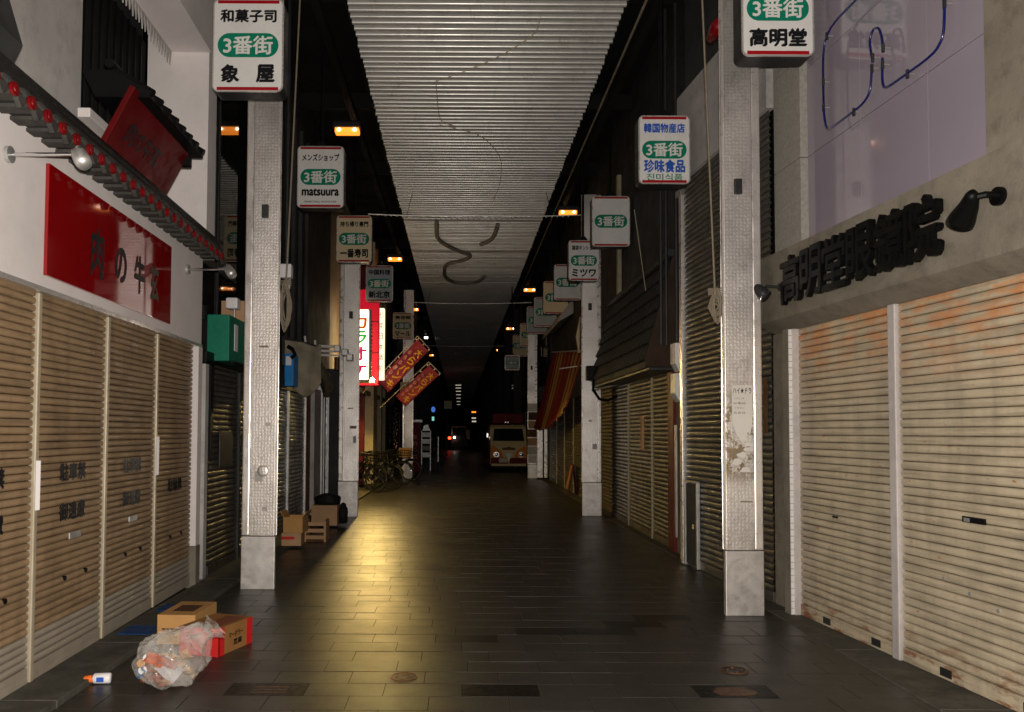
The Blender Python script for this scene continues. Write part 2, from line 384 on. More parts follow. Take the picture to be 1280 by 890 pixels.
TXT = {}
def text(body, w, h, m, parent, mat4, bold=.02, extrude=0, name='lettering', keep=False):
    """flat lettering fitted to w x h, centred on mat4's origin, in its XY plane"""
    heavy = bold; off = 0
    key = (body, bold, extrude)
    if key not in TXT:
        cu = bpy.data.curves.new('t', 'FONT'); cu.body = body; cu.size = 1; cu.offset = off; cu.resolution_u = 4 if len(body) < 4 else 3
        if extrude: cu.extrude = .5
        to = bpy.data.objects.new('t', cu); C.objects.link(to)
        dg = bpy.context.evaluated_depsgraph_get(); dg.update()
        me = bpy.data.meshes.new_from_object(to.evaluated_get(dg)); bpy.data.objects.remove(to); bpy.data.curves.remove(cu)
        TXT[key] = me
    b = bmesh.new()
    for i, (ox, oy) in enumerate([(0, 0)] if heavy < .004 else [(0, 0), (1, .3), (-1, -.3), (.3, 1), (-.3, -1)]):
        n0 = len(b.verts); b.from_mesh(TXT[key]); b.verts.ensure_lookup_table()
        for v in b.verts[n0:]: v.co.x += ox * heavy; v.co.y += oy * heavy; v.co.z += i * (.0004 if not extrude else .01)
    xs = [v.co.x for v in b.verts]; ys = [v.co.y for v in b.verts]
    x0, x1, y0, y1 = min(xs), max(xs), min(ys), max(ys)
    sx, sy = w / (x1 - x0), h / (y1 - y0)
    if keep: sx = sy = min(sx, sy)
    b.transform(Matrix.Diagonal((sx, sy, extrude if extrude else 1, 1)) @ Matrix.Translation((-(x0 + x1) / 2, -(y0 + y1) / 2, .5 if extrude else 0)))
    b.transform(mat4)
    if parent: b.transform(WM[parent].inverted())
    me = bpy.data.meshes.new(name); b.to_mesh(me); b.free(); me.materials.clear(); me.materials.append(M[m])
    return link(name, me, parent)
def facing_cam(x, y, z, rot=0):     # text plane facing -Y
    return Matrix(((1, 0, 0, x), (0, 0, -1, y), (0, 1, 0, z), (0, 0, 0, 1))) @ Matrix.Rotation(rot, 4, 'Z')
def frame_mat(O, d, n):             # (u, v, z) -> world
    L = math.hypot(*d); d = (d[0] / L, d[1] / L)
    return Matrix(((d[0], n * d[1], 0, O[0]), (d[1], -n * d[0], 0, O[1]), (0, 0, 1, 0), (0, 0, 0, 1)))
FL = frame_mat((-2.505, 4.715), (-.023, 1), 1)      # left front: u away from the viewer, v into the street
FR = frame_mat((2.833, 6.647), (.082, -1), 1)       # right front: u towards the viewer, v into the street
def FX(x, y, left):                                 # straight fronts along the street
    return frame_mat((x, y), (0, 1) if left else (0, -1), 1)
def on_wall(F, u, v, z, left, rotx=0):              # text plane on a front, reading left to right as seen from the street
    sgn = 1   # both frames: +u is to the viewer's right when looking at the front
    return F @ Matrix(((1, 0, 0, u), (0, 0, 1, v), (0, 1, 0, z), (0, 0, 0, 1)))

def rrect(w, h, r, n=5, cx=0, cz=0):
    pts = []
    for (sx, sz, a0) in ((1, 1, 0), (-1, 1, 90), (-1, -1, 180), (1, -1, 270)):
        for i in range(n + 1):
            a = R(a0 + 90 * i / n); pts.append((cx + sx * (w / 2 - r) + r * math.cos(a), cz + sz * (h / 2 - r) + r * math.sin(a)))
    return pts

def shutter(parent, F, u0, u1, z0, z1, pitch, m, bulge=.009, rail='railw', stuff=False, v=0., jit=1., bottom=True):
    """roller shutter: every slat a piece of its own; rail strip at its foot"""
    org = F @ Vector(((u0 + u1) / 2, v, z0))
    s = link('roller_shutter', None, parent, WM[parent].inverted() @ org)
    hb = .09 if bottom else 0
    n = math.ceil((z1 - z0 - hb) / pitch)
    def prof(zb):
        P = [(-.012, zb + .0), (-.004, zb + .002)]
        for i in range(5):
            t = i / 4; P.append((bulge * math.sin(math.pi * (.12 + .76 * t)), zb + pitch * (.08 + .80 * t)))
        return P + [(-.004, zb + pitch * .93), (-.012, zb + pitch * .96)]
    def slat(mb, zb):
        P = prof(zb); A = mb._v([(u0, v + a, b) for a, b in P]); B = mb._v([(u1, v + a, b) for a, b in P])
        for i in range(len(P) - 1): mb.bm.faces.new((A[i], A[i + 1], B[i + 1], B[i]))
    if stuff:
        mb = MB()
        for k in range(n): slat(mb, z0 + hb + k * pitch)
        o = mb.build('slat', m, s, F, smooth=True); o['kind'] = 'stuff'
    else:
        mb = MB(); slat(mb, z0 + hb)
        o = mb.build('slat', m, s, F, smooth=True)
        for k in range(1, n):
            c = o.copy(); C.objects.link(c); c.location = (random.uniform(-.0012, .0012) * jit, random.uniform(-.0012, .0012) * jit, k * pitch)
            c.rotation_euler = (random.uniform(-.0006, .0006) * jit, random.uniform(-.0006, .0006) * jit, 0)
    MB().box(u0, u1, v - .06, v - .02, z0, z1).build('shutter_backing', 'black', s, F)
    if bottom: MB().box(u0 + .004, u1 - .004, v - .012, v + .016, z0, z0 + hb, .004).build('bottom_rail', m, s, F)
    return s

# ---------------------------------------------------------------- ground and paving
g = MB().box(-60, 60, -20, 260, -.3, -.02).build('ground', 'ground'); tag(g, kind='structure')
bed = MB().box(-2.17, 2.62, -6, 150, -.019, -.003).build('paving_bed', 'grout'); tag(bed, kind='structure')
CW, CH = .452, .232
def paver_shape(mb, x0, x1, y0, y1, z=0.):
    c = .001; g_ = .003
    x0 += g_; x1 -= g_; y0 += g_; y1 -= g_
    A = mb._v([(x0, y0, -.018), (x1, y0, -.018), (x1, y1, -.018), (x0, y1, -.018)])
    D = mb._v([(x0, y0, z - .0005), (x1, y0, z - .0005), (x1, y1, z - .0005), (x0, y1, z - .0005)])
    E_ = mb._v([(x0 + c, y0 + c, z), (x1 - c, y0 + c, z), (x1 - c, y1 - c, z), (x0 + c, y1 - c, z)])
    for a, b in ((A, D), (D, E_)):
        for i in range(4): mb.bm.faces.new((a[i], a[(i + 1) % 4], b[(i + 1) % 4], b[i]))
    mb.bm.faces.new(E_)
pav = bpy.data.objects.new('pavement', None); C.objects.link(pav); WM[pav] = Matrix(); tag(pav, kind='structure')
covers = {(0, -3), (0, 0), (0, 3)}
me_cache = {}
def row_cells(j):
    off = .023 + (0 if j == 0 else (j % 2) * CW * .5 + ((j * 7) % 3 - 1) * .04)
    out = []; k = math.floor((-2.17 - off) / CW)
    while off + k * CW < 2.62:
        a, b = max(-2.17, off + k * CW), min(2.62, off + (k + 1) * CW)
        if b - a > .03: out.append((k, a, b))
        k += 1
    return out
darks = {(6, 1), (6, 2), (7, 2), (8, 3), (5, -1)}
far = MB()
for j in range(-40, 560):
    y0 = 4.60 + j * CH; y1 = y0 + CH
    if y0 > 62: break
    for k, a, b in row_cells(j):
        if (j, k) in covers: continue
        if -2 <= j < 24:
            mb = MB(); paver_shape(mb, a - (a + b) / 2, b - (a + b) / 2, 0, CH)
            key = round(b - a, 3)
            o = link('paver', None, pav)
            if key not in me_cache:
                o2 = mb.build('paver', 'paver'); me_cache[key] = o2.data; bpy.data.objects.remove(o2)
            else: mb.bm.free()
            bpy.data.objects.remove(o)
            md = me_cache[key]
            if (j, k) in darks:
                md = me_cache.get(('d', key)) or md.copy(); md.materials[0] = M['paverd']; me_cache[('d', key)] = md
            o = link('paver', md, pav, ((a + b) / 2, y0, random.uniform(-.0015, .0015)))
            o.rotation_euler = (random.uniform(-.0018, .0018), random.uniform(-.0015, .0015), 0)
        else: paver_shape(far, a, b, y0, y1, random.uniform(-.0015, .0015))
o = far.build('distant_paver', 'paver', pav); o['kind'] = 'stuff'
MB().box(-2.17, 2.62, 62, 150, -.005, 0).build('street_surface', 'paver', pav)
k_ = MB()
for i in range(60):
    y = -4 + i * 1.2; k_.box(-2.52 if y < 7.5 else -2.75, -2.175, y + .004, y + 1.196, -.02, .035, .006)
o = k_.build('left_kerb', 'kerb'); tag(o, kind='structure')
k_ = MB()
for i in range(60):
    y = -4 + i * 1.2; k_.box(2.625, 3.6 if y < 9 else 2.98, y + .004, y + 1.196, -.02, .008, .003)
o = k_.build('right_kerb', 'kerb'); tag(o, kind='structure')
for i, (x, lab, strip) in enumerate(((-1.333, 'dark iron floor cover with pale brass strips, left of the three in the front row', 1), (.023, 'plain dark iron floor cover without strips, middle of the front row', 0),
                              (1.379, 'dark iron floor cover with a worn tan plate, rightmost of the three', 2))):
    t = thing('floor_cover', lab, 'floor cover', (x + CW / 2, 4.6 + CH / 2, -.01), group='iron covers set in the paving')
    MB().box(x + .006, x + CW - .006, 4.606, 4.6 + CH - .006, -.018, -.0012, .001).build('plate', 'plate', t)
    if strip == 1:
        for q in range(3): MB().box(x + .14, x + .34, 4.65 + q * .05, 4.672 + q * .05, -.001, .0004).build('brass_strip', 'brass', t)
    if strip == 2: MB().prism([(x + .13, 4.64), (x + .32, 4.64), (x + .36, 4.70), (x + .31, 4.79), (x + .15, 4.79), (x + .10, 4.70)], -.001, .0004, 'z').build('worn_plate', 'brass', t)
for px, py, lab in ((-.33, 4.95, 'small round rusty floor valve cover left of centre in the pavement'), (1.75, 5.12, 'small round floor valve cover in front of the near right pillar')):
    t = thing('valve_cover', lab, 'floor cover', (px, py, 0), group='round valve covers')
    MB().cyl((px, py, -.01), (px, py, .004), .075, n=24).build('lid', 'plate', t)
    MB().tube([(px + .08 * math.cos(a * .2618), py + .08 * math.sin(a * .2618), .003) for a in range(24)], .006, 6, closed=True).build('rim', 'brass', t)
    for a in range(4): MB().cyl((px + .045 * math.cos(a * 1.57), py + .045 * math.sin(a * 1.57), .004), (px + .045 * math.cos(a * 1.57), py + .045 * math.sin(a * 1.57), .009), .012, n=8).build('stud', 'brass', t)

# ---------------------------------------------------------------- arcade roof
CZ = 6.5
roof = thing('arcade_roof', 'long arcade roof with ribbed aluminium ceiling strip down the middle of the street', 'arcade roof', (.3, 8, CZ))
def louvre(mb, y, dz=0):
    P = [(y, CZ + .040), (y + .001, CZ + .012), (y + .006, CZ - .004), (y + .016, CZ - .013), (y + .035, CZ - .014), (y + .075, CZ + .002), (y + .132, CZ + .036)]
    A = mb._v([(-1.33, a, b) for a, b in P]); B = mb._v([(1.93, a, b) for a, b in P])
    for i in range(6): mb.bm.faces.new((A[i], A[i + 1], B[i + 1], B[i]))
mb = MB(); louvre(mb, 0); o0 = mb.build('louvre', 'louver', None, smooth=True); lm = o0.data; l0 = o0.location.copy(); bpy.data.objects.remove(o0)
NL = 150
for k in range(7): MB().box(-1.33, 1.93, 5.6 + (k + 1) * 3.256 - .012, 5.6 + (k + 1) * 3.256 + .03, CZ - .026, CZ - .018).build('joint_strip', 'smooth', roof)
for k in range(NL):
    o = link('louvre', lm, roof, (-.3 + random.uniform(-.012, .012), -8 + 5.6 + k * .148, -CZ + random.uniform(-.003, .003)))
mb = MB(); y = 5.6 + NL * .148
while y < 130: louvre(mb, y); y += .148 if y < 60 else .3
o = mb.build('distant_louvre', 'louver', roof, smooth=True); o['kind'] = 'stuff'
MB().box(-1.31, 1.91, 2, 150, CZ + .055, CZ + .07).build('ceiling_backing', 'void', roof)
for s, x0, x1 in ((0, -4.6, -1.36), (1, 1.96, 5)):
    MB().box(x0, x1, 2, 150, 7.3, 7.4).build('side_soffit', 'void', roof)
    xe = x1 if s == 0 else x0
    MB().box(xe - .03, xe + .03, 2, 150, CZ + .06, 7.3).build('bulkhead', 'void', roof)
for k in range(16):
    y = 6.2 + k * 3.3
    for x0, x1 in ((-2.6, -1.42), (2.02, 2.8)):
        MB().box(x0, x1, y, y + .12, 6.75, 7.0).build('cross_beam', 'void', roof)
o = MB().tube([(2.08, 5.0, 6.35), (2.08, 60, 6.35)], .016, 8).build('conduit', 'tarp', roof)
for x in (-1.75, 2.35):
    MB().box(x - .05, x + .05, 5, 90, 6.62, 6.74).build('lamp_beam', 'void', roof)

def ceiling_lamp(x, y, far=0, lab='', white=False):
    t = thing('ceiling_lamp', lab, 'lamp', (x, y, 6.6), group='ceiling lamps along the arcade')
    w = .20
    MB().box(x - w - .03, x + w + .03, y - .1, y + .1, 6.53, 6.62, .01).build('housing', 'steel', t)
    e = 'lampwhite' if white else 'sodium'
    MB().box(x - w, x + w, y - .085, y + .085, 6.44, 6.528, .02).build('lamp_glass', e, t)
    for q in (-.13, .13): MB().sphere((x + q, y - .09, 6.485), .026, 8).build('lamp_tube', 'lampwhite', t)
side_w = ('left', 'right')
for i, y in enumerate((13.12, 23.0, 32.5, 42.2, 52)):
    ceiling_lamp(-1.88, y, lab=('nearest orange ceiling lamp on the left, above the second hanging sign', 'second orange ceiling lamp on the left of the ceiling strip', 'third orange ceiling lamp on the left, beside the cream hanging sign',
                 'fourth ceiling lamp on the left, white, beyond the first red banner', 'fifth and smallest orange ceiling lamp on the left side')[i], white=(i == 3))
for i, y in enumerate((18.0, 27.9, 38.4, 48.5)):
    ceiling_lamp(2.45, y, lab=('nearest orange ceiling lamp on the right, left of the blank hanging sign', 'second orange ceiling lamp on the right of the ceiling strip', 'third orange ceiling lamp on the right of the ceiling strip',
                 'fourth and smallest orange ceiling lamp on the right')[i])
for i in range(8):
    y = 84 + i * i * .9 + i * 4.5
    t = thing('tube_lamp', ('nearest and widest', 'second', 'third', 'fourth', 'fifth', 'sixth', 'seventh', 'farthest and tiniest')[i] + ' of the white ceiling lamps in a column far down the arcade', 'lamp', (-.1, y, 6.45), group='far white ceiling lamps in a column')
    MB().box(-.4, .2, y - .1, y + .1, 6.39, 6.45).build('lamp_tube', 'lampdim', t)
    MB().box(-.6, .4, y - .12, y + .12, 6.462, 6.52).build('housing', 'steel', t)

# cables with little bulbs slung across
for i, (y, lab) in enumerate(((16.4, 'nearest cable with tiny bulbs slung across under the ceiling'), (27.6, 'second cable slung across the street under the ceiling'), (41.5, 'third and farthest cable slung across the street'))):
    t = thing('string_cable', lab, 'cable', (.4, y, 6), group='cables slung across the arcade')
    P = [(-1.9 + 4.4 * q / 12, y, 6.0 - .05 * math.sin(math.pi * q / 12)) for q in range(13)]
    MB().tube(P, .012 if i == 0 else .02, 6).build('cable', 'galv', t)
    for q in range(34 if i == 0 else 0):
        f = (q + .5) / 34; o = MB().sphere((-1.6 + 3.9 * f, y, 5.975 - .05 * math.sin(math.pi * f)), .017, 8).build('bulb', 'facew', t)
    for x in (-1.1, 1.9): MB().tube([(x, y, 5.99), (x + (.12 if x > 0 else -.12) * -1, y, 6.48)], .006, 5).build('stay', 'steel', t)

# big unlit numeral tubes under the louvres
def tubes(name, lab, paths, r=.035, m='steel', z=6.44):
    t = thing(name, lab, 'neon sign', (paths[0][0][0], paths[0][0][1], z))
    for P in paths: MB().tube([(x, y, z) for x, y in smooth_path(P, 3)], r, 7).build('neon_tube', m, t, smooth=True)
tubes('ceiling_neon', 'large unlit curly neon numeral under the nearer part of the ceiling', [
    [(.95, 9.35), (.93, 9.75), (.55, 10.3), (.1, 10.75), (-.35, 11.1)], [(-.35, 11.1), (-.34, 12.6), (-.05, 12.75)], [(-.33, 12.7), (.35, 13.1), (.75, 14.2), (.8, 15.8), (.7, 17)]], .006, 'facec')
tubes('ceiling_neon', 'faded three shaped neon numeral under the farther part of the ceiling', [
    [(-.55, 18.6), (-.6, 20.4), (-.1, 21.6), (.35, 22.2), (.1, 22.9), (-.45, 23.4), (-.5, 25.4), (-.15, 26.4), (.6, 26.3), (.8, 25.2)], [(.9, 18.9), (.85, 20.3), (.55, 20.9)]], .055, 'ceilneon')

# ---------------------------------------------------------------- pillars
def pillar(x0, x1, y, lab, m='pillar', depth=.34, strips='l', base=.5, box_z=3.55, h=7.25, trim='trim', foot='smooth'):
    t = thing('arcade_pillar', lab, 'pillar', ((x0 + x1) / 2, y + depth / 2, 0), group='metal clad pillars of the arcade')
    sw = .075; core = min(depth, .15); depth = .055
    MB().box(x0 + .03, x1 - .03, y + .056, y + core, 0, h).build('steel_core', 'void', t)
    a, b = (x0 + sw, x1 - .012) if strips == 'l' else (x0 + .012, x1 - sw)
    MB().box(a, b, y, y + depth - .01, base + .006, h, .004).build('embossed_panel', m, t)
    for (p, q) in ((x0, a - .003), (b + .003, x1)):
        MB().box(p, q, y + .006, y + depth, base + .006, h, .012).build('edge_trim', trim, t)
    MB().box(x0 + .002, x1 - .002, y - .004, y + depth, 0, base, .006).build('base_plate', foot, t)
    MB().box((a + b) / 2 - .035, (a + b) / 2 + .03, y - .03, y - .002, box_z, box_z + .13, .008).build('outlet_box', 'steel', t)
    return t
PL1 = pillar(-2.066, -1.742, 7.64, 'nearest left pillar, pale embossed metal, behind the first hanging sign')
PL2 = pillar(-2.13, -1.779, 14.14, 'second pillar on the left, behind the cream sushi sign, cardboard box at its foot', base=.62, h=5.25, box_z=3.5)
PL3 = pillar(-1.83, -1.49 - .0, 25.8, 'far left pillar rising behind the bicycles and tilted banners', base=.5, h=6.1)
PR1 = pillar(2.20, 2.52, 6.64, 'nearest right pillar with a torn white poster at eye height', 'pillarp', strips='r', base=.53, box_z=3.5)
PR2 = pillar(2.228, 2.575, 14.47, 'second pillar on the right beside the tiled shop canopy', strips='r', base=.60, h=5.85, box_z=3.72)
PR3 = pillar(2.25, 2.56, 26.2, 'far right pillar beside the parked van, papered with posters', strips='r', base=.45, h=5.3)
for k in range(7):
    z = .5 + k * .28; MB().box(2.235 + random.uniform(0, .03), 2.53 + random.uniform(0, .04), 26.13, 26.15 + random.uniform(0, .02), z, z + .26).build('poster', random.choice(['paper', 'box3', 'facec', 'plywood', 'white_dirty']), PR3)
MB().box(-1.9, -1.44, 25.72, 25.79, 2.55, 3.1).build('notice_board', 'ochre', PL3)
for y0, nth in ((33, 'first'), (40, 'second'), (47, 'third'), (54, 'fourth'), (62, 'fifth'), (72, 'sixth'), (84, 'last')):  # dark cladding colour stands in for the flash not reaching this far
    pillar(-2.1, -1.77, y0, nth + ' of the far pillars, coloured dark as unlit, on the left beyond the dark red board', 'darkwall', trim='darkwall', foot='darkwall')
    pillar(2.25, 2.58, y0, nth + ' of the far pillars, coloured dark as unlit, on the right beyond the parked van', 'darkwall', strips='r', trim='darkwall', foot='darkwall')
for P_, x, y, lst in ((PL1, -1.90, 7.64, ((-.04, 1.02, .07, .10), (.05, 1.55, .05, .03), (-.02, 2.3, .09, .02), (.03, .74, .05, .04))), (PL2, -1.93, 14.14, ((0, 1.55, .12, .05), (.06, 1.3, .05, .12), (-.04, 1.9, .1, .02))),
                        (PR1, 2.36, 6.64, ((-.03, .93, .10, .012), (.03, 2.3, .03, .05), (-.06, .78, .02, .03))), (PR2, 2.39, 14.47, ((.02, 1.2, .08, .1), (-.05, 1.7, .06, .03)))):
    for dx, z, w, h in lst: MB().box(x + dx, x + dx + w, y - .0025, y - .0005, z, z + h).build('tape_mark', 'white_dirty' if w < .09 else 'rope', P_)
MB().sphere((-1.865, 7.636, 1.12), .055, 14, (1, .12, 1)).build('dent_bulge', 'pillar', PL1, smooth=True)
# poster on the near right pillar
pt = thing('torn_poster', 'torn white paper poster with black lettering on the nearest right pillar', 'poster', (2.36, 6.63, 1.7))
def poster_outline():
    top = [(2.262, 1.90), (2.432, 1.902), (2.434, 1.72)]
    rag = [(2.43 - .165 * i / 9, 1.56 + random.uniform(-.05, .03) - .09 * math.sin(i / 9 * math.pi)) for i in range(10)]
    return top + rag + [(2.262, 1.70)]
MB().prism(poster_outline(), 6.632, 6.636).build('paper_sheet', 'paper', pt)
text('ハイ★ドラ', .155, .05, 'ink', pt, facing_cam(2.347, 6.6305, 1.855), .015)
for k in range(4): text(('くわしくは', 'お電話', 'ください', '広告社')[k], .08 + .02 * (k % 2), .016, 'ink', pt, facing_cam(2.325, 6.6305, 1.79 - k * .04), .0)
mb = MB()
for k in range(5):
    cx, cz = 2.30 + random.uniform(0, .12), 1.2 + k * .055 + random.uniform(-.02, .02)
    mb.prism([(cx + random.uniform(.025, .055) * math.cos(a * .7), cz + random.uniform(.015, .035) * math.sin(a * .7)) for a in range(9)], 6.6335, 6.637)
mb.build('paper_scrap', 'paper', pt)

# ---------------------------------------------------------------- hanging signs
def sign(x, y, z, face, top, bot, lab, extra=None, topcol='ink', botcol='ink', w=.62, h=.83, pillz=0, hang=True, both=True):
    """x = left edge, z = bottom"""
    cx, cz = x + w / 2, z + h / 2; hs = h / .83
    t = thing('hanging_sign', lab, 'sign', (cx, y + .09, z), group='box signs hung along the arcade')
    MB().prism(rrect(w, h, .055, 5, cx, cz), y + .012, y + .19).build('sign_case', 'steel', t)
    mb = MB(); o_ = rrect(w, h, .055, 5, cx, cz); i_ = rrect(w - .024, h - .024, .045, 5, cx, cz); n = len(o_)
    A = mb._v([(p[0], y - .003, p[1]) for p in o_]); B = mb._v([(p[0], y - .003, p[1]) for p in i_]); D = mb._v([(p[0], y + .012, p[1]) for p in o_])
    for i in range(n):
        j = (i + 1) % n; mb.bm.faces.new((A[i], A[j], B[j], B[i])); mb.bm.faces.new((A[i], D[i], D[j], A[j]))
    mb.build('metal_rim', 'trim', t)
    MB().prism(rrect(w - .022, h - .022, .045, 5, cx, cz), y, y + .011).build('sign_face', face, t)
    for zz in (cz + h / 2 - .042, cz - h / 2 + .014): MB().box(cx - w / 2 + .04, cx + w / 2 - .04, y - .0025, y - .0005, zz, zz + .028).build('red_band', 'signred', t)
    pz = cz + pillz; pw, ph = w * .86, .215 * hs
    MB().prism(rrect(pw, ph, ph / 2 - .002, 8, cx, pz), y - .003, y - .0006).build('green_oval', 'signgreen', t)
    text('3番街', pw * .82, ph * .78, 'signwhite', t, facing_cam(cx, y - .0045, pz), .024)
    if top: text(top, w * .80, (.12 if len(top) < 6 else .10) * hs, topcol, t, facing_cam(cx, y - .003, cz + h * .315), .04)
    if bot == '象屋':
        for q, ch in ((-.25, '象'), (.25, '屋')): text(ch, w * .27, .165, botcol, t, facing_cam(cx + q * w, y - .003, cz - h * .305), .045)
    elif bot: text(bot, w * .80, (.165 if len(bot) < 5 else .105) * hs, botcol, t, facing_cam(cx, y - .003, cz - h * .305 + (.05 if extra else 0)), .045)
    if extra: text(extra[0], w * .70, extra[2], extra[1], t, facing_cam(cx, y - .003, cz - h * .40), .015)
    if hang:
        for q in (-.0,): MB().cyl((cx + q, y + .1, z + h), (cx + q, y + .1, 6.7), .022, n=8).build('hanger_rod', 'black', t)
        MB().prism([(cx - .10, z + h), (cx + .10, z + h), (cx + .025, z + h + .09), (cx - .025, z + h + .09)], y + .06, y + .14).build('hanger_bracket', 'black', t)
    return t
SZ = 4.47
sign(-2.178, 6.9, SZ, 'facew', '和菓子司', '象屋', 'nearest left hanging sign, white, lettered for a Japanese sweet shop')
sign(-2.165, 10.5, SZ - .01, 'facew', 'メンズショップ', 'matsuura', 'second left hanging sign, white, with latin lettering under the green oval', extra=('GREETING MONSTER', 'ink', .022))
sign(-2.172, 13.95, SZ, 'facec', '持ち帰り専門', '一番寿司', 'cream hanging sign of a sushi shop in front of the second left pillar')
sign(-2.155, 18.24, SZ + .01, 'faceg', '中国料理', '新北京', 'dim grey hanging sign of a Chinese restaurant above the lit signs')
sign(-2.09, 25.0, SZ - .06, 'facec', '美容館', 'マール', 'smallest cream hanging sign on the left, above the tilted red banners')
sign(2.20, 6.15, 4.45, 'facew', None, '高明堂', 'nearest right hanging sign, white, cut by the top edge of the photo', w=.566, h=.76)
sign(1.94, 8.6, 4.205, 'facew', '韓国物産店', '珍味食品', 'white hanging sign with blue lettering of a Korean food shop', extra=('진미식품', 'signgreen', .075), topcol='signblue', botcol='signblue', w=.562, h=.755)
sign(2.15, 12.92, 4.53, 'facew', None, None, 'blank white hanging sign with only the green oval, on the right')
sign(1.945, 14.2, 4.21, 'facew', '福袋キンショウ', 'ミツワ', 'right hanging sign with big katakana in front of the second right pillar', w=.545, h=.73)
sign(2.171, 18.3, 4.54, 'facew', None, None, 'off-white hanging sign half hidden behind the katakana one on the right')
sign(2.115, 20.1, 4.49, 'facec', None, None, 'orange-cream hanging sign, sixth in the right row')
sign(2.08, 22.2, 4.44, 'faceg', None, None, 'dim grey hanging sign, seventh in the right row')
sign(2.06, 24.4, 4.52, 'faceg', None, None, 'dim hanging sign mostly hidden behind the seventh one on the right')
sign(2.14, 28.2, 4.53, 'facec', None, None, 'small cream hanging sign on the right beside the far pillar top')
sign(2.02, 31.0, 4.45, 'facec', None, None, 'tiny cream hanging sign behind the small cream one on the right')
sign(1.55, 27.2, 3.62, 'faceg', None, None, 'faint low hanging sign over the parked van', w=.5, h=.5)

# ================================================================= LEFT: meat shop
lb = thing('meat_shop_building', 'white rendered meat shop with brown shutters and tiled eave at the near left', 'building', FL @ Vector((1.0, -.3, 0)))
B_ = lambda *a, bev=0: MB().box(*a, bev)
B_(-5.5, 3.12, -.30, .04, 2.335, 3.22).build('fascia_wall', 'white', lb, FL)
B_(-5.5, 3.12, -.02, .052, 2.315, 2.345, bev=.004).build('lower_trim', 'trim', lb, FL)
B_(2.975, 3.10, -.3, .06, .40, 2.314, bev=.004).build('pilaster', 'white', lb, FL)
B_(2.972, 3.103, -.3, .066, 0, .398, bev=.006).build('pilaster_base', 'concrete', lb, FL)
B_(-5.5, 1.12, -.5, -.28, 3.22, 5.6).build('upper_wall', 'white_dirty', lb, FL)
B_(1.12, 3.02, -.5, -.28, 3.22, 3.80).build('wall_below_window', 'white_dirty', lb, FL)
B_(1.08, 2.4, -.30, -.19, 3.80, 3.87, bev=.008).build('window_sill', 'white', lb, FL)
w_ = B_(1.12, 3.02, -.56, -.52, 3.8, 5.3).build('window', 'void', lb, FL)
for k in range(12): B_(1.2 + k * .15, 1.215 + k * .15, -.52, -.50, 3.8, 5.3).build('window_bar', 'black', w_, FL)
B_(3.02, 3.30, -.5, .10, 3.221, 6.6).build('wing_wall', 'white', lb, FL)
B_(-5.5, 3.018, -.28, .12, 5.22, 5.8).build('balcony_slab', 'white', lb, FL)
mb = MB()
for k in range(26):
    u = 1.14 + k * .072; mb.prism([(u, 5.219), (u + .036, 5.06 + .01 * (k % 3)), (u + .072, 5.219)], -.275, -.265, 'y')
o = mb.build('scalloped_valance', 'white_dirty', lb, FL); o['kind'] = 'stuff'
# eave of round tiles with red ends
eave_p = .172; ne = 26; u_first = -1.15
base_loc = WM[lb].inverted() @ (FL @ Vector((0, 0, 0)))
mb = MB()
for s_ in (0,):
    R1, n_ = .045, 8; rows = []
    for (v_, z_) in ((.26, 3.20), (.04, 3.42)):
        rows.append(mb._v([(R1 * math.cos(math.pi * j / n_), v_, z_ + R1 * math.sin(math.pi * j / n_)) for j in range(n_ + 1)]))
    for j in range(n_): mb.bm.faces.new((rows[0][j], rows[0][j + 1], rows[1][j + 1], rows[1][j]))
    P = [(.045, 3.20), (.127, 3.20), (.12, 3.165), (.086, 3.135), (.052, 3.165)]
    mb.prism(P, .235, .262, 'y'); mb.prism([(.04, 3.19), (.132, 3.19), (.132, 3.21), (.04, 3.21)], .04, .24, 'y')
t0 = mb.build('roof_tile', 'pendant', lb, FL); tm = t0.data; bpy.data.objects.remove(t0)
c0 = MB().cyl((0, .258, 3.195), (0, .276, 3.195), .035, n=16).cyl((0, .275, 3.195), (0, .282, 3.195), .024, .02, n=12).build('tile_end', 'redcap', lb, FL); cm_ = c0.data; bpy.data.objects.remove(c0)
du = (FL @ Vector((1, 0, 0)) - FL @ Vector((0, 0, 0)))
for k in range(ne):
    u = u_first + k * eave_p
    if u > 2.98: break
    t = link('roof_tile', tm, lb, du * u); link('tile_end', cm_, t)
mb = MB().tube([(-5.5, .16, 3.34), (3.0, .16, 3.34)], .055, 10)
mb.build('eave_ridge', 'tile', lb, FL, smooth=True)
MB().tube([(-5.5, .21, 3.285), (3.0, .21, 3.285)], .03, 8).build('eave_ridge', 'tile', lb, FL, smooth=True)
B_(-5.5, 2.95, .042, .20, 3.215, 3.24).build('eave_board', 'darkwall', lb, FL)
o = MB().prism([(-.285, 3.22), (.05, 3.22), (.05, 3.36), (-.285, 3.5)], -5.5, 3.0, 'x').build('eave_back', 'tile', lb, FL)
for k, (a, b) in enumerate(((-2.02, -1.03), (-.97, -.03), (.03, .955), (1.015, 1.955), (2.015, 2.96))):
    s = shutter(lb, FL, a, b, 0.035, 2.31, .045, 'shut_l', bulge=.011, jit=.8)
    if k >= 1:
        for zz, body in (((1.235, '駐車禁'), (.985, '御遠慮')) if k < 4 else ((1.02, '駐輪禁'),)):
            uc = a + (.45 if k < 3 else .46)
            text(body, .37, .12, 'ink', s, on_wall(FL, uc, .0185, zz, True), .05)
        for q in range(2): MB().cyl((a + .38 + q * .3, .0, .56), (a + .38 + q * .3, .018, .56), .016, n=10).build('lock', 'black', s, FL)
    if k in (2, 3): MB().box(a + .42, a + .58, .010, .020, .80, .84, .003).build('mail_slot', 'galv', s, FL)
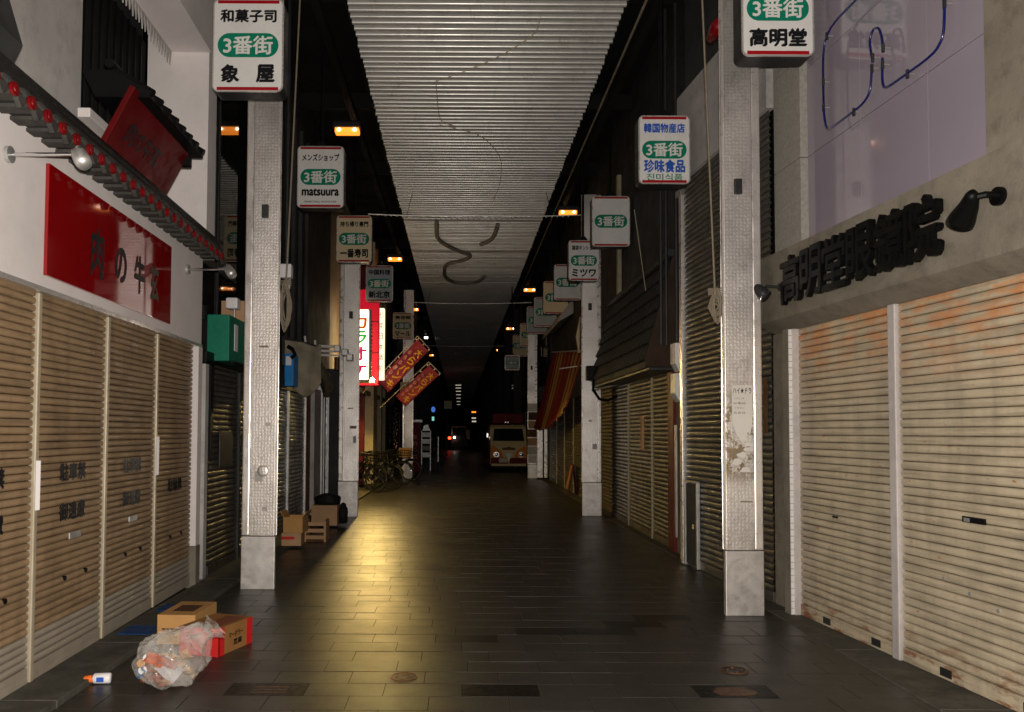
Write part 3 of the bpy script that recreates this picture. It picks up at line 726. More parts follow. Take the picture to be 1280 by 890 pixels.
for k, u in enumerate((-1.0, 0, .985, 1.985)):
    MB().box(u - .02, u + .02, -.02, .026, .035, 2.313, .008).build('guide_rail', 'rail', lb, FL)
    if k in (1, 3): MB().prism([(u - .018, .027), (u + .012, .027), (u + .012, .040)], 1.03 if k == 1 else 1.13, 1.32 if k == 1 else 1.45, 'z').build('reflective_strip', 'tape', lb, FL)
B_(-5.5, -2.05, -.3, .02, 0, 2.33).build('side_wall', 'white_dirty', lb, FL)
B_(-5.5, 3.1, -3, -.58, 0, 6.6).build('rear_wall', 'darkwall', lb, FL)

t = thing('red_signboard', 'big glossy red board with black brush lettering on the white fascia wall', 'sign', FL @ Vector((1.06, .05, 2.42)))
B_(-.02, 2.14, .042, .065, 2.415, 3.085, bev=.003).build('board', 'red', t, FL)
for u, ch, hh in ((.66, '肉', .34), (1.06, 'の', .26), (1.42, '牛', .30)):
    text(ch, .21, hh, 'ink', t, on_wall(FL, u, .067, 2.70, True), .035)
text('玄', .19, .32, 'fadedgreen', t, on_wall(FL, 1.74, .067, 2.70, True), .035)
# tilted plaque with its own little roof
t = thing('tilted_plaque', 'red plaque leaning out from the upper wall under its own little tiled roof', 'sign', FL @ Vector((1.2, 0, 3.35)))
TP = FL @ Matrix.Translation((0, .06, 3.40)) @ Matrix.Rotation(R(-27), 4, 'X')
MB().box(.64, 1.86, -.02, .02, -.05, .50, .004).build('board', 'redmatte', t, TP)
text('肉の牛玄', .62, .17, 'ink', t, TP @ Matrix(((1, 0, 0, 1.13), (0, 0, 1, .022), (0, 1, 0, .24), (0, 0, 0, 1))), .03)
MB().prism([(.0, 3.80), (.38, 3.80), (.37, 3.84), (.12, 3.99), (-.1, 3.99)], .72, 1.95, 'x').build('plaque_roof', 'black', t, FL)
for k in range(8): MB().tube([(.75 + k * .168, .39, 3.84), (.75 + k * .168, .10, 4.01)], .026, 6).build('roof_roll', 'black', t, FL)
MB().tube([(.70, .10, 4.03), (1.98, .10, 4.03), (2.02, .10, 4.09)], .035, 8).build('roof_ridge', 'black', t, FL)
for u in (.9, 1.75): MB().box(u, u + .22, -.28, .10, 3.30, 3.345, .006).build('bracket', 'plywood', t, FL)
MB().box(1.84, 1.9, -.28, .3, 3.7, 3.78).build('side_bracket', 'black', t, FL)
for yy, lab in ((-.44, 'nearer chrome arm lamp reaching out from the white wall at the left edge'), (2.62, 'farther chrome arm lamp beside the right end of the red signboard')):
    t = thing('arm_lamp', lab, 'lamp', FL @ Vector((yy, .05, 2.99)), group='chrome arm lamps of the meat shop')
    MB().cyl((yy, .042, 2.99), (yy, .065, 2.99), .045, n=18).build('wall_mount', 'galv', t, FL, smooth=False)
    MB().cyl((yy, .06, 2.99), (yy, .42, 2.995), .011, n=10).build('arm', 'chrome', t, FL)
    hd = MB().tube([(yy + .02, .40, 3.02), (yy, .43, 2.99), (yy - .03, .46, 2.95), (yy - .05, .48, 2.925)], [.028, .042, .045, .038], 14).build('lamp_head', 'galv', t, FL, smooth=True)
    MB().sphere((yy + .015, .415, 3.012), .036, 12).build('lens', 'chrome', hd, FL, smooth=True)
# dark lump on the near upper wall
t = thing('wall_speaker', 'dark angular loudspeaker fixed high on the white wall at the left edge', 'loudspeaker', FL @ Vector((-.55, -.2, 3.5)))
MB().prism([(-.28, 3.42), (.02, 3.42), (.10, 3.60), (.02, 3.86), (-.28, 3.80)], -.72, -.42, 'x').build('speaker_case', 'darkwall', t, FL)
MB().box(-.78, -.70, -.28, -.1, 3.5, 3.7).build('speaker_bracket', 'steel', t, FL)
for y, x, lab in ((5.80, -2.33, 'blue plastic mat on the left kerb nearer the viewer'), (6.55, -2.34, 'blue plastic mat on the left kerb behind the tan box')):
    o = MB().box(x - .12, x + .12, y, y + .26, .036, .042, .002).build('blue_mat', 'blue', loc=(x, y, .036)); tag(o, lab, 'mat', 'blue mats on the left kerb')

# ================================================================= LEFT: narrow shop with green box, and neighbours
FA = FX(-2.56, 7.95, True)
nb = thing('narrow_dark_shop', 'narrow dark shop with black framed shutter and tall dark window beside the green box', 'building', (-2.9, 9.2, 0))
B_(.0, 2.75, -.6, -.31, 2.3, 7.2).build('window_wall', 'darkwall', nb, FA)
w_ = B_(.25, 2.6, -.305, -.29, 2.75, 6.2).build('window', 'glass', nb, FA)
for u in (.25, 1.35, 2.6): B_(u, u + .04, -.288, -.27, 2.75, 6.2).build('mullion', 'steel', w_, FA)
B_(.0, 2.75, -.3, .04, 2.18, 2.30, bev=.008).build('shutter_box', 'black', nb, FA)
B_(.02, .12, -.1, .03, .035, 2.17).build('door_post', 'white_dirty', nb, FA)
B_(.13, .22, -.1, .05, 1.2, 2.17).build('door_bracket', 'black', nb, FA)
s = shutter(nb, FA, .22, 1.28, .035, 2.17, .06, 'shut_d'); s2 = shutter(nb, FA, 1.34, 2.5, .035, 2.17, .06, 'shut_d')
for a in (.55, 1.6):
    MB().box(a, a + .5, .012, .022, 1.12, 1.5, .004).build('mesh_window', 'steel', s if a < 1 else s2, FA)
B_(1.285, 1.335, -.02, .03, .035, 2.17).build('guide_rail', 'steel', nb, FA)
B_(2.52, 2.74, -.3, .02, .035, 2.17).build('side_pier', 'darkwall', nb, FA)
t = thing('green_box', 'dark green metal box jutting out over the narrow dark shutter', 'box', (-2.46, 8.5, 2.2))
MB().box(-2.60, -2.37, 8.2, 8.82, 2.22, 2.70, .012).build('cabinet', 'green', t)
MB().box(-2.368, -2.362, 8.38, 8.5, 2.34, 2.62).build('pale_strip', 'milk', t); MB().box(-2.36, -2.33, 8.25, 8.8, 2.2, 2.225).build('lower_rail', 'black', t)
t = thing('floodlight', 'small pale floodlight standing on the green box', 'lamp', (-2.42, 8.55, 2.7))
MB().cyl((-2.42, 8.55, 2.70), (-2.42, 8.55, 2.80), .012).build('stem', 'galv', t)
MB().box(-2.49, -2.36, 8.45, 8.60, 2.80, 2.92, .025).build('lamp_head', 'milk', t)
o = MB().box(-2.62, -2.34, 8.75, 8.78, 2.70, 2.93).build('plywood_panel', 'box3', loc=(-2.5, 8.77, 2.7)); tag(o, 'tan board standing upright behind the small floodlight', 'board')
# rope and coil on the near left pillar, rope on the near right pillar
for (top, bot, lab) in (((-1.62, 8.05, 6.9), (-1.735, 7.95, 3.0), 'hemp rope coil tied beside the nearest left pillar'), ((2.05, 6.85, 6.9), (2.165, 6.75, 2.72), 'hemp rope coil tied to the nearest right pillar')):
    t = thing('rope_coil', lab, 'rope', bot, group='blind ropes tied to the pillars')
    MB().tube([top, bot], .009, 6).build('rope_line', 'rope', t)
    L_ = .52 if bot[0] < 0 else .30
    for q in range(7):
        w = .03 + .012 * (q % 3); P = []
        for a in range(14):
            an = a / 14 * 2 * math.pi; P.append((bot[0] + w * math.sin(an) + random.uniform(-.004, .004), bot[1] - .03 + .012 * (q - 3), bot[2] - L_ / 2 + (L_ / 2 - .02 * q) * math.cos(an)))
        MB().tube(P, .009, 5, closed=True).build('rope_loop', 'rope', t)
    for q in range(3): MB().tube([(bot[0], bot[1] - .06, bot[2] - .02 - .02 * q), (bot[0] + .05, bot[1] - .05, bot[2] + .01 - .02 * q), (bot[0] + .05, bot[1], bot[2] - .02 * q), (bot[0] - .05, bot[1], bot[2] - .02 * q)], .011, 5, closed=True).build('knot', 'rope', t)
    MB().box(bot[0] - .02, bot[0] + .04, bot[1] - .02, bot[1] + .02, bot[2] - .08, bot[2] - .03).build('cleat', 'galv', t)
o = MB().box(-2.04, -1.91, 9.0, 9.12, 3.24, 3.40, .02).build('junction_box', 'milk', loc=(-1.97, 9.06, 3.24)); tag(o, 'small white junction box high up just right of the nearest left pillar', 'junction box')
o = MB().cyl((-1.98, 9.06, 3.40), (-1.98, 9.06, 6.8), .02).build('vertical_pipe', 'steel', loc=(-1.98, 9.06, 3.4)); tag(o, 'thin dark pipe rising from the white junction box', 'pipe')

FB = FX(-2.56, 10.75, True)
nb = thing('shuttered_shop', 'dark shop with two narrow metal shutters and a brown door behind the nearest left pillar', 'building', (-2.9, 12.5, 0))
B_(.0, 3.6, -.6, -.12, 2.25, 7.2).build('upper_wall', 'darkwall', nb, FB)
for k in range(6): B_(.2 + k * .55, .26 + k * .55, -.118, -.06, 2.5, 6.5).build('upper_fin', 'darkwall', nb, FB)
B_(.0, 2.6, -.3, .05, 2.10, 2.25).build('lintel', 'darkwall', nb, FB)
shutter(nb, FB, .0, 1.12, .035, 2.1, .06, 'shut_s'); shutter(nb, FB, 1.18, 2.45, .035, 2.1, .06, 'shut_d')
for u in (1.15, 2.48): B_(u - .025, u + .025, -.02, .035, .035, 2.1).build('guide_rail', 'galv', nb, FB)
d = B_(2.55, 3.25, -.1, -.04, .035, 2.25).build('door', 'brown', nb, FB); MB().box(2.62, 2.80, -.039, -.03, 1.25, 1.42).build('door_notice', 'signred', d, FB); MB().box(2.64, 2.78, -.029, -.025, 1.12, 1.24).build('door_notice', 'paper', d, FB)
B_(3.3, 3.95, -.3, .02, .035, 2.25).build('pale_pier', 'white_dirty', nb, FB)
B_(3.95, 4.05, -.1, .05, .035, 2.5).build('steel_jamb', 'galv', nb, FB)
w_ = B_(4.06, 5.6, -.1, -.05, .035, 2.6).build('window', 'glass', nb, FB)
for u in (4.6, 5.1): B_(u, u + .03, -.049, -.02, .035, 2.6).build('mullion', 'galv', w_, FB)
B_(3.6, 5.7, -.6, -.12, 2.6, 7.2).build('upper_wall', 'darkwall', nb, FB)
t = thing('blue_sign_box', 'bright blue box hanging beside the near left pillar below the rope coil', 'sign box', (-2.45, 11.5, 2.1))
MB().box(-2.52, -2.39, 11.5, 11.85, 2.15, 2.62, .01).build('blue_case', 'bluebright', t)
MB().box(-2.5, -2.42, 11.495, 11.5, 2.45, 2.58).build('pale_label', 'milk', t); MB().tube([(-2.47, 11.48, 2.72), (-2.40, 11.46, 2.68), (-2.36, 11.46, 2.6), (-2.42, 11.46, 2.55)], .03, 6).build('bracket', 'black', t)
# drooping tarpaulin awning
def tarpf(a, b):
    x = -2.62 + .52 * b + .05 * math.sin(a * 9) * b; y = 11.9 + 1.5 * a
    z = 2.88 - .10 * b - .72 * b * b * (.6 + .4 * math.sin(a * 3)) + .03 * math.sin(a * 17)
    return (x, y, z)
t = thing('tarpaulin_awning', 'drooping faded grey tarpaulin awning over the brown door on the left', 'awning', (-2.5, 12.6, 2.0))
MB().grid(tarpf, 16, 10, .01).build('cloth', 'tarp', t, smooth=True)
def endf(y0): return lambda a, b: (-2.60 + .54 * a, y0 + .02 * math.sin(a * 11 + b * 3) + .015 * math.sin(b * 9), 2.86 - .80 * b * (.55 + .45 * math.sin(a * math.pi * .9)) - .08 * a)
MB().grid(endf(11.87), 14, 12).grid(endf(11.88), 14, 12).build('end_cloth', 'tarp', t)
MB().tube([(-2.6, 11.88, 2.9), (-2.06, 11.88, 2.75)], .015, 6).build('awning_rod', 'steel', t)
# pipe bracket with small cameras
t = thing('pipe_bracket', 'pale pipe bracket with clamps sticking out above the tarpaulin', 'bracket', (-2.3, 13, 2.8))
MB().tube([(-2.6, 13, 2.90), (-2.0, 13, 2.88)], .022, 8).build('pipe', 'facew', t)
MB().tube([(-2.52, 12.98, 3.05), (-2.5, 12.98, 2.9), (-2.42, 12.98, 2.82), (-2.0, 12.98, 2.80)], .018, 8).build('pipe', 'facew', t)
MB().tube([(-2.35, 12.96, 2.98), (-2.34, 12.96, 2.82), (-2.25, 12.96, 2.74), (-1.95, 12.96, 2.73)], .018, 8).build('pipe', 'facew', t)
for x, z in ((-1.99, 2.84), (-1.86, 2.78), (-1.78, 2.70)): MB().box(x - .05, x + .05, 12.9, 13.05, z - .05, z + .06, .015).build('clamp', 'galv', t)
o = MB().cyl((-1.98, 12.9, 2.50), (-1.98, 12.9, 2.70), .045, n=14).build('brass_can', 'brass', t)
# boxes at the left
def carton(name, lab, x0, x1, y0, y1, z0, z1, m, flaps=0, band=None, rot=0, cat='box', group=None):
    cx, cy = (x0 + x1) / 2, (y0 + y1) / 2; t = thing(name, lab, cat, (cx, cy, z0), R(rot), group)
    hx, hy, h = (x1 - x0) / 2, (y1 - y0) / 2, z1 - z0
    Fm = WM[t]
    tk = .006
    if flaps:
        MB().box(-hx, hx, -hy, -hy + tk, 0, h).box(-hx, hx, hy - tk, hy, 0, h).box(-hx, -hx + tk, -hy + tk, hy - tk, 0, h).box(hx - tk, hx, -hy + tk, hy - tk, 0, h).box(-hx + tk, hx - tk, -hy + tk, hy - tk, 0, tk).build('carton_body', m, t, Fm)
        for s in (-1, 1):
            MB().prism([(s * hx, h), (s * (hx + .05), h + .07), (s * (hx + .045), h + .075), (s * (hx - .006), h + .004)], -hy + .01, hy - .01, 'y').build('flap', m, t, Fm)
    else:
        MB().box(-hx, hx, -hy, hy, 0, h, .003).build('carton_body', m, t, Fm)
        MB().box(-.0015, .0015, -hy + .004, hy - .004, h + .0002, h + .001).build('lid_seam', 'box2', t, Fm)
    return t, Fm, hx, hy, h
t, Fm, hx, hy, h = carton('cardboard_box', 'closed tan cardboard box on the pavement behind the rubbish bag', -2.11, -1.84, 5.68, 6.13, 0, .205, 'box1', rot=-2)
MB().box(-.10, .10, -hy - .002, -hy + .001, h * .50, h * .54).build('hand_hole', 'black', t, Fm); MB().box(-hx * .55, hx * .6, -hy * .5, hy * .4, h + .0012, h + .002).build('brown_print', 'plywood', t, Fm)
t, Fm, hx, hy, h = carton('cardboard_box', 'open brown cardboard box with red printed corners beside the rubbish bag', -1.82, -1.52, 5.40, 5.80, 0, .185, 'box2', flaps=0, rot=-18.6)
for a, b in ((-hy - .001, -hy + .07), (hy - .07, hy + .001)): MB().box(hx - .02, hx + .002, a, b, .0, h - .001).build('red_print', 'boxred', t, Fm)
text('マーボラー', .17, .04, 'ink', t, Fm @ Matrix(((0, 0, 1, hx + .003), (1, 0, 0, 0), (0, 1, 0, .115), (0, 0, 0, 1))), .03)
text('豆腐', .10, .042, 'ink', t, Fm @ Matrix(((0, 0, 1, hx + .003), (1, 0, 0, .02), (0, 1, 0, .06), (0, 0, 0, 1))), .05)
MB().box(-hx - .002, hx + .002, -hy - .003, -hy + .02, .0, h - .001).build('red_print', 'boxred', t, Fm)
MB().quad((-.02, -hy + .05, h + .002), (hx - .03, -hy + .05, h + .002), (hx - .03, hy - .05, h + .002), (-.02, hy - .05, h + .002)).build('lid_print', 'brown', t, Fm)
t, Fm, hx, hy, h = carton('cardboard_box', 'lower small cardboard box with a red stripe, in the stack behind the near left pillar', -2.27, -2.02, 10.28, 10.6, .036, .20, 'box3', rot=3)
MB().box(-hx, hx * .3, -hy - .002, -hy, h * .5, h * .72).build('red_stripe', 'boxred', t, Fm)
t, Fm, hx, hy, h = carton('cardboard_box', 'upper small tan cardboard box, open, on the stack behind the near left pillar', -2.24, -1.99, 10.30, 10.6, .201, .40, 'box1', flaps=1, rot=-3)
t, Fm, hx, hy, h = carton('cardboard_box', 'large cardboard box holding a black bag at the foot of the second left pillar', -2.29, -1.89, 12.5, 12.85, .036, .35, 'box3', flaps=0)
def blob(name, lab, c, sx, sy, sz, m, cat, seed=0, amp=.18, top=True):
    rnd = random.Random(seed); b = bmesh.new(); bmesh.ops.create_icosphere(b, subdivisions=3, radius=1)
    ph = [rnd.uniform(0, 6) for _ in range(6)]
    for v in b.verts:
        p = v.co; f = 1 + amp * (math.sin(3 * p.x + ph[0]) * math.sin(4 * p.y + ph[1]) + .5 * math.sin(7 * p.z + ph[2] + 3 * p.x) + .3 * math.sin(13 * p.x + 9 * p.y + ph[3]))
        v.co = Vector((p.x * f * sx, p.y * f * sy, max(-sz * .8, p.z * f * sz)))
    me = bpy.data.meshes.new(name); b.to_mesh(me); b.free(); me.materials.append(M[m])
    for p in me.polygons: p.use_smooth = True
    o = link(name, me, None, c); return tag(o, lab, cat)
blob('rubbish_bag', 'black rubbish bag lying on top of the large cardboard box', (-2.07, 12.67, .42), .20, .16, .10, 'rubber', 'bag', 3)
blob('rubbish_bag', 'dark crumpled bag slumped right of the large cardboard box', (-1.83, 12.75, .18), .08, .12, .17, 'rubber', 'bag', 4)
t = thing('wooden_crate', 'low slatted crate of scraps beside the large cardboard box', 'crate', (-1.95, 10.95, 0))
for k in range(3): MB().box(-2.1, -1.8, 10.9, 10.92, .04 + k * .09, .09 + k * .09).build('slat', 'box3', t)
for x in (-2.1, -1.83): MB().box(x, x + .03, 10.92, 11.2, .0, .29).build('corner_post', 'box3', t)
MB().box(-2.07, -1.83, 10.93, 11.2, .0, .04).build('base_board', 'plywood', t)

# clear rubbish bag with its contents
def bag():
    t = thing('clear_rubbish_bag', 'knotted clear plastic rubbish bag full of litter on the pavement', 'rubbish bag', (-1.70, 4.80, 0))
    b = bmesh.new(); bmesh.ops.create_icosphere(b, subdivisions=5, radius=1)
    for v in b.verts:
        p = v.co.normalized(); ang = math.atan2(p.y, p.x)
        f = 1 + .05 * math.sin(5 * ang + 2 * p.z) + .035 * math.sin(11 * ang + 5 * p.z) + .05 * math.sin(7 * p.z + 3 * p.x) + .02 * math.sin(23 * p.x + 17 * p.z) + .015 * math.sin(31 * p.y - 19 * p.x)
        x, y, z = p.x * f * .205, p.y * f * .175, p.z * f * .165
        z = max(z, -.14 + .01 * math.sin(9 * p.x))
        kd = (p - Vector((.72, .1, .68)).normalized()); an2 = math.atan2(kd.y, kd.z - kd.x); f2 = 1 + .035 * math.sin(13 * an2) * max(0, 1.2 - kd.length)
        x *= f2; y *= f2; z = -.14 + (z + .14) * f2
        # shoulder rising to the right towards the knot
        k = max(0, p.x * .75 + p.z * .66 - .72); x += k * .16; z += k * .20
        v.co = (x, y, z + .146)
    me = bpy.data.meshes.new('bag_skin'); b.to_mesh(me); b.free(); me.materials.append(M['bag'])
    for p in me.polygons: p.use_smooth = True
    o = link('bag_skin', me, t); o.rotation_euler = (0, 0, R(12))
    mb = MB(); K = Vector((.225, .05, .31))
    rings = []
    for i in range(7):
        c = Vector((.13, .03, .225)).lerp(K, i / 5.0); r = (.075, .05, .032, .026, .034, .055, .075)[i]
        d = Vector((.62, .12, .6)).normalized(); a = d.orthogonal().normalized(); w = d.cross(a)
        rings.append(mb._v([c + (a * math.cos(q * math.pi / 10) + w * math.sin(q * math.pi / 10)) * r * (1 + .3 * math.sin(q * 1.9 + i)) for q in range(20)]))
    for i in range(6):
        for q in range(20): mb.bm.faces.new((rings[i][q], rings[i][(q + 1) % 20], rings[i + 1][(q + 1) % 20], rings[i + 1][q]))
    mb.build('knotted_neck', 'bag', t, local=True, smooth=True)
bag()
cx, cy = -1.70, 4.80
rnd = random.Random(5)
mb = MB()
for k in range(34):
    a = rnd.uniform(0, 6.28); r = rnd.uniform(0, .12); z = rnd.uniform(.04, .17); x, y = cx + r * math.cos(a) * 1.1, cy + r * math.sin(a) * .8
    s = rnd.uniform(.015, .04); m4 = Matrix.Translation((x, y, z)) @ Matrix.Rotation(rnd.uniform(0, 6), 4, 'X') @ Matrix.Rotation(rnd.uniform(0, 6), 4, 'Z')
    V = [m4 @ Vector(p) for p in ((-s, -s * .6, 0), (s, -s * .7, .01), (s * .8, s * .8, 0), (-s * .9, s * .6, .012))]
    mb.quad(*V)
o = mb.build('litter', 'box3', loc=(cx, cy, .03)); tag(o, 'scraps of crumpled white paper inside the clear rubbish bag', 'litter', kind='stuff')
mb = MB()
for k in range(110):
    a = rnd.uniform(1.9, 5.2); r = rnd.uniform(.03, .145); z = rnd.uniform(.02, .12); x, y = cx + r * math.cos(a) * 1.1, cy + r * math.sin(a) * .8
    mb.sphere((x, y, z), rnd.uniform(.012, .03), 6, (1, 1, .6))
o = mb.build('food_scraps', 'brown', loc=(cx, cy, .02)); tag(o, 'brown food scraps in the bottom of the clear rubbish bag', 'litter', kind='stuff')
def scrap(name, lab, cat, c, s, m, rot):
    mb = MB(); mb.grid(lambda a, b: ((a - .5) * s[0], (b - .5) * s[1], .012 * math.sin(a * 9) + .01 * math.cos(b * 8)), 6, 5, .002)
    o = mb.build(name, m, smooth=False); o.location = c; o.rotation_euler = rot; return tag(o, lab, cat)
scrap('food_wrapper', 'orange food wrapper showing through the rubbish bag', 'wrapper', (cx - .05, cy - .13, .18), (.12, .06), 'orange', (1.2, .3, -.2))
scrap('food_wrapper', 'blue and white carton scrap at the left of the rubbish bag', 'wrapper', (cx - .13, cy - .11, .10), (.07, .05), 'bluebright', (1.3, -.5, -.6))
scrap('food_wrapper', 'crumpled white carrier bag in the middle of the rubbish bag', 'wrapper', (cx + .03, cy - .12, .12), (.14, .10), 'milk', (1.0, .7, .1))
scrap('food_wrapper', 'pale red striped paper wrapper in the middle of the rubbish bag', 'wrapper', (cx + .03, cy - .13, .16), (.11, .05), 'banpale', (1.1, .4, .1))
for q, (dx, dz, mm, lab) in enumerate(((-.115, .16, 'milk', 'white paper cup at the upper left inside the rubbish bag'), (-.15, .13, 'box1', 'tan paper cup at the far left inside the rubbish bag'), (-.14, .09, 'milk', 'small white paper cup at the lower left inside the rubbish bag'))):
    o = MB().cyl((cx + dx, cy - .07, dz), (cx + dx + .01, cy - .10, dz + .02), .020, .024, n=14).build('paper_cup', mm, loc=(cx + dx, cy - .12, dz)); tag(o, lab, 'cup')
t = thing('plastic_bottle', 'small white plastic bottle with orange cap lying on the pavement', 'bottle', (-2.12, 4.80, 0), R(6))
Fm = WM[t]
MB().tube([(-.04, 0, .032), (-.03, 0, .032), (.055, 0, .032), (.063, 0, .032)], [.02, .031, .031, .026], 16).build('bottle_body', 'milk', t, Fm, smooth=True)
MB().tube([(-.095, 0, .028), (-.085, 0, .028), (-.045, 0, .03), (-.04, 0, .032)], [.012, .02, .022, .02], 14).build('cap', 'orange', t, Fm, smooth=True)
MB().box(-.012, .03, -.0325, -.028, .018, .046, .002).build('blue_label', 'signblue', t, Fm)

# ================================================================= RIGHT: optician
ob = thing('optician_building', 'concrete and lilac panelled optician shop with beige shutters at the near right', 'building', FR @ Vector((1.5, -.3, 0)))
MB().prism([(.15, 3.03), (.15, 2.46), (.0, 2.375), (-.3, 2.375), (-.3, 3.03)], -.42, 5.5, 'x').build('header_beam', 'concrete', ob, FR)
for a, b in ((.002, 1.238), (1.328, 2.60), (2.69, 4.0)):
    s = shutter(ob, FR, a, b, .012, 2.372, .0555, 'shut_r', bulge=.007)
    if b < 4:
        sl = MB().box(a + .58 if a > 1 else a + .5, a + .76 if a > 1 else a + .56, .005, .020, .985 if a > 1 else .86, 1.02 if a > 1 else .875, .003).build('mail_slot', 'black', s, FR)
        if a > 1: MB().box(a + .60, a + .645, .021, .024, .99, 1.012).build('slot_flap', 'galv', s, FR)
    for q in range(3): MB().cyl((a + .4 + q * .22, 0, .62 - .05 * q), (a + .4 + q * .22, .013, .62 - .05 * q), .012, n=8).build('lock', 'galv', s, FR)
    for q in (.18, .5): MB().box(a + (b - a) * q * 1.6, a + (b - a) * q * 1.6 + .10, .017, .022, .03, .08).build('foot_latch', 'steel', s, FR)
for u in (1.283, 2.645, 4.05): MB().box(u - .038, u + .038, -.02, .035, .008, 2.374, .008).build('guide_rail', 'railw', ob, FR)
MB().box(-.012, .0, -.02, .06, .008, 2.374, .002).build('side_trim', 'railw', ob, FR)
tc = MB().box(-.115, -.018, -.2, .088, .0, 2.374).build('tile_column', 'concrete', ob, FR)
for k in range(44):
    z = .01 + k * .0537
    for a, b in ((-.006, .040), (.043, .087)): MB().box(-.017, -.010, a, b, z, z + .050, .002).build('wall_tile', 'facew', tc, FR)
B_(-.46, -.117, -.3, .0, 0, 2.374).build('stone_pier', 'concrete', ob, FR)
for z0, z1 in ((3.032, 3.765), (3.772, 4.6), (4.607, 5.5), (5.507, 6.5)): B_(-.30, .155, -.2, .052, z0, z1, bev=.003).build('stone_block', 'stone', ob, FR)
B_(-.9, -.302, -.3, -.06, 2.5, 6.8).build('recess_wall', 'concrete', ob, FR)
B_(.158, 2.262, -.2, -.035, 3.031, 6.6).build('panel_backing', 'stone', ob, FR)
for z0, z1 in ((3.034, 3.767), (3.773, 4.50), (4.506, 5.24), (5.246, 5.98)):
    for u0, u1 in ((.162, .938), (.944, 1.700), (1.706, 2.252)):
        pv = lambda u: -.013 + .03 * u
        MB().prism([(u0, pv(u0) - .014), (u1, pv(u1) - .014), (u1, pv(u1)), (u0, pv(u0))], z0, z1, 'z').build('lilac_panel', 'lilac', ob, FR)
B_(2.265, 5.5, -.3, .10, 3.032, 6.6).build('concrete_wall', 'concrete', ob, FR)
B_(-.9, 5.5, -3, -.31, 0, 6.8).build('rear_wall', 'darkwall', ob, FR)
for k, ch in enumerate('高明堂眼鏡院'):
    text(ch, .31, .385, 'blackletter', ob, on_wall(FR, .29 + k * .318, .185, 2.735, False), .022, extrude=.045, name='letter')
    for q in (-.08, .08): MB().cyl((.29 + k * .315 + q, .149, 2.735), (.29 + k * .315 + q, .19, 2.735), .008, n=6).build('letter_pin', 'steel', ob, FR)
t = thing('neon_glasses', 'unlit blue neon tubing in a spectacles outline on the lilac panels', 'neon sign', FR @ Vector((1.2, .1, 3.8)))
for P in ([(1.123, 4.60), (.72, 4.58), (.6, 4.47), (.6, 3.95), (.64, 3.81), (.72, 3.80), (1.10, 3.81), (1.20, 3.86), (1.222, 4.02)], [(1.233, 4.055), (1.196, 4.22), (1.24, 4.285), (1.31, 4.26), (1.345, 4.16), (1.351, 4.071)],
          [(1.343, 4.034), (1.335, 3.88), (1.36, 3.815), (1.44, 3.81), (1.85, 3.815), (1.94, 3.88), (1.955, 4.05), (1.95, 4.6)], [(1.123, 4.60), (1.5, 4.66), (1.95, 4.60)]):
    MB().tube([(a, .10, b) for a, b in smooth_path(P)], .0085, 8).build('neon_tube', 'neon', t, FR, smooth=True)
for a, b in ((1.222, 4.02), (1.233, 4.09), (1.351, 4.10), (1.343, 3.99), (.6, 4.0), (.6, 4.2), (.66, 4.53), (1.0, 3.805), (1.6, 3.81), (1.953, 4.08), (1.953, 4.25)):
    MB().cyl((a, .05, b), (a, .1, b), .006, n=6).build('tube_support', 'galv', t, FR); MB().cyl((a, .1, b - .03), (a, .1, b + .025), .011, n=8).build('tube_collar', 'steel', t, FR)
t = thing('black_spotlight', 'large black spotlight on a short arm near the last big kanji', 'lamp', FR @ Vector((2.45, .15, 2.8)))
MB().cyl((2.42, .15, 2.77), (2.42, .175, 2.77), .05, n=16).build('wall_mount', 'blackletter', t, FR)
MB().tube([(2.44, .17, 2.77), (2.43, .24, 2.775), (2.39, .28, 2.77)], .018, 8).build('arm', 'blackletter', t, FR)
MB().tube([(2.41, .30, 2.79), (2.39, .285, 2.78), (2.33, .26, 2.74), (2.25, .24, 2.69), (2.225, .235, 2.67)], [.02, .035, .05, .07, .072], 18).build('lamp_shade', 'blackletter', t, FR, smooth=True)
t = thing('small_spotlight', 'small grey spotlight aimed down at the left end of the concrete header', 'lamp', FR @ Vector((-.04, .15, 2.7)))
MB().cyl((.0, .15, 2.72), (.0, .17, 2.72), .035, n=14).build('wall_mount', 'steel', t, FR)
MB().tube([(.0, .17, 2.72), (-.01, .28, 2.73)], .012, 8).build('arm', 'steel', t, FR)
MB().tube([(-.10, .36, 2.755), (-.06, .34, 2.72), (-.01, .30, 2.66), (.01, .28, 2.635)], [.03, .045, .055, .05], 16).build('lamp_shade', 'steel', t, FR, smooth=True)
MB().tube([(-.002, .29, 2.648), (.005, .285, 2.64)], [.053, .054], 16).build('shade_rim', 'chrome', t, FR)
o = MB().tube([(2.19, 6.9, 4.95), (2.22, 6.78, 5.0), (2.22, 6.70, 5.0)], [.04, .07, .06], 12).build('alarm_bell', 'redcap', loc=(2.2, 6.8, 4.95), smooth=True); tag(o, 'round red alarm bell high beside the nearest right pillar', 'alarm')

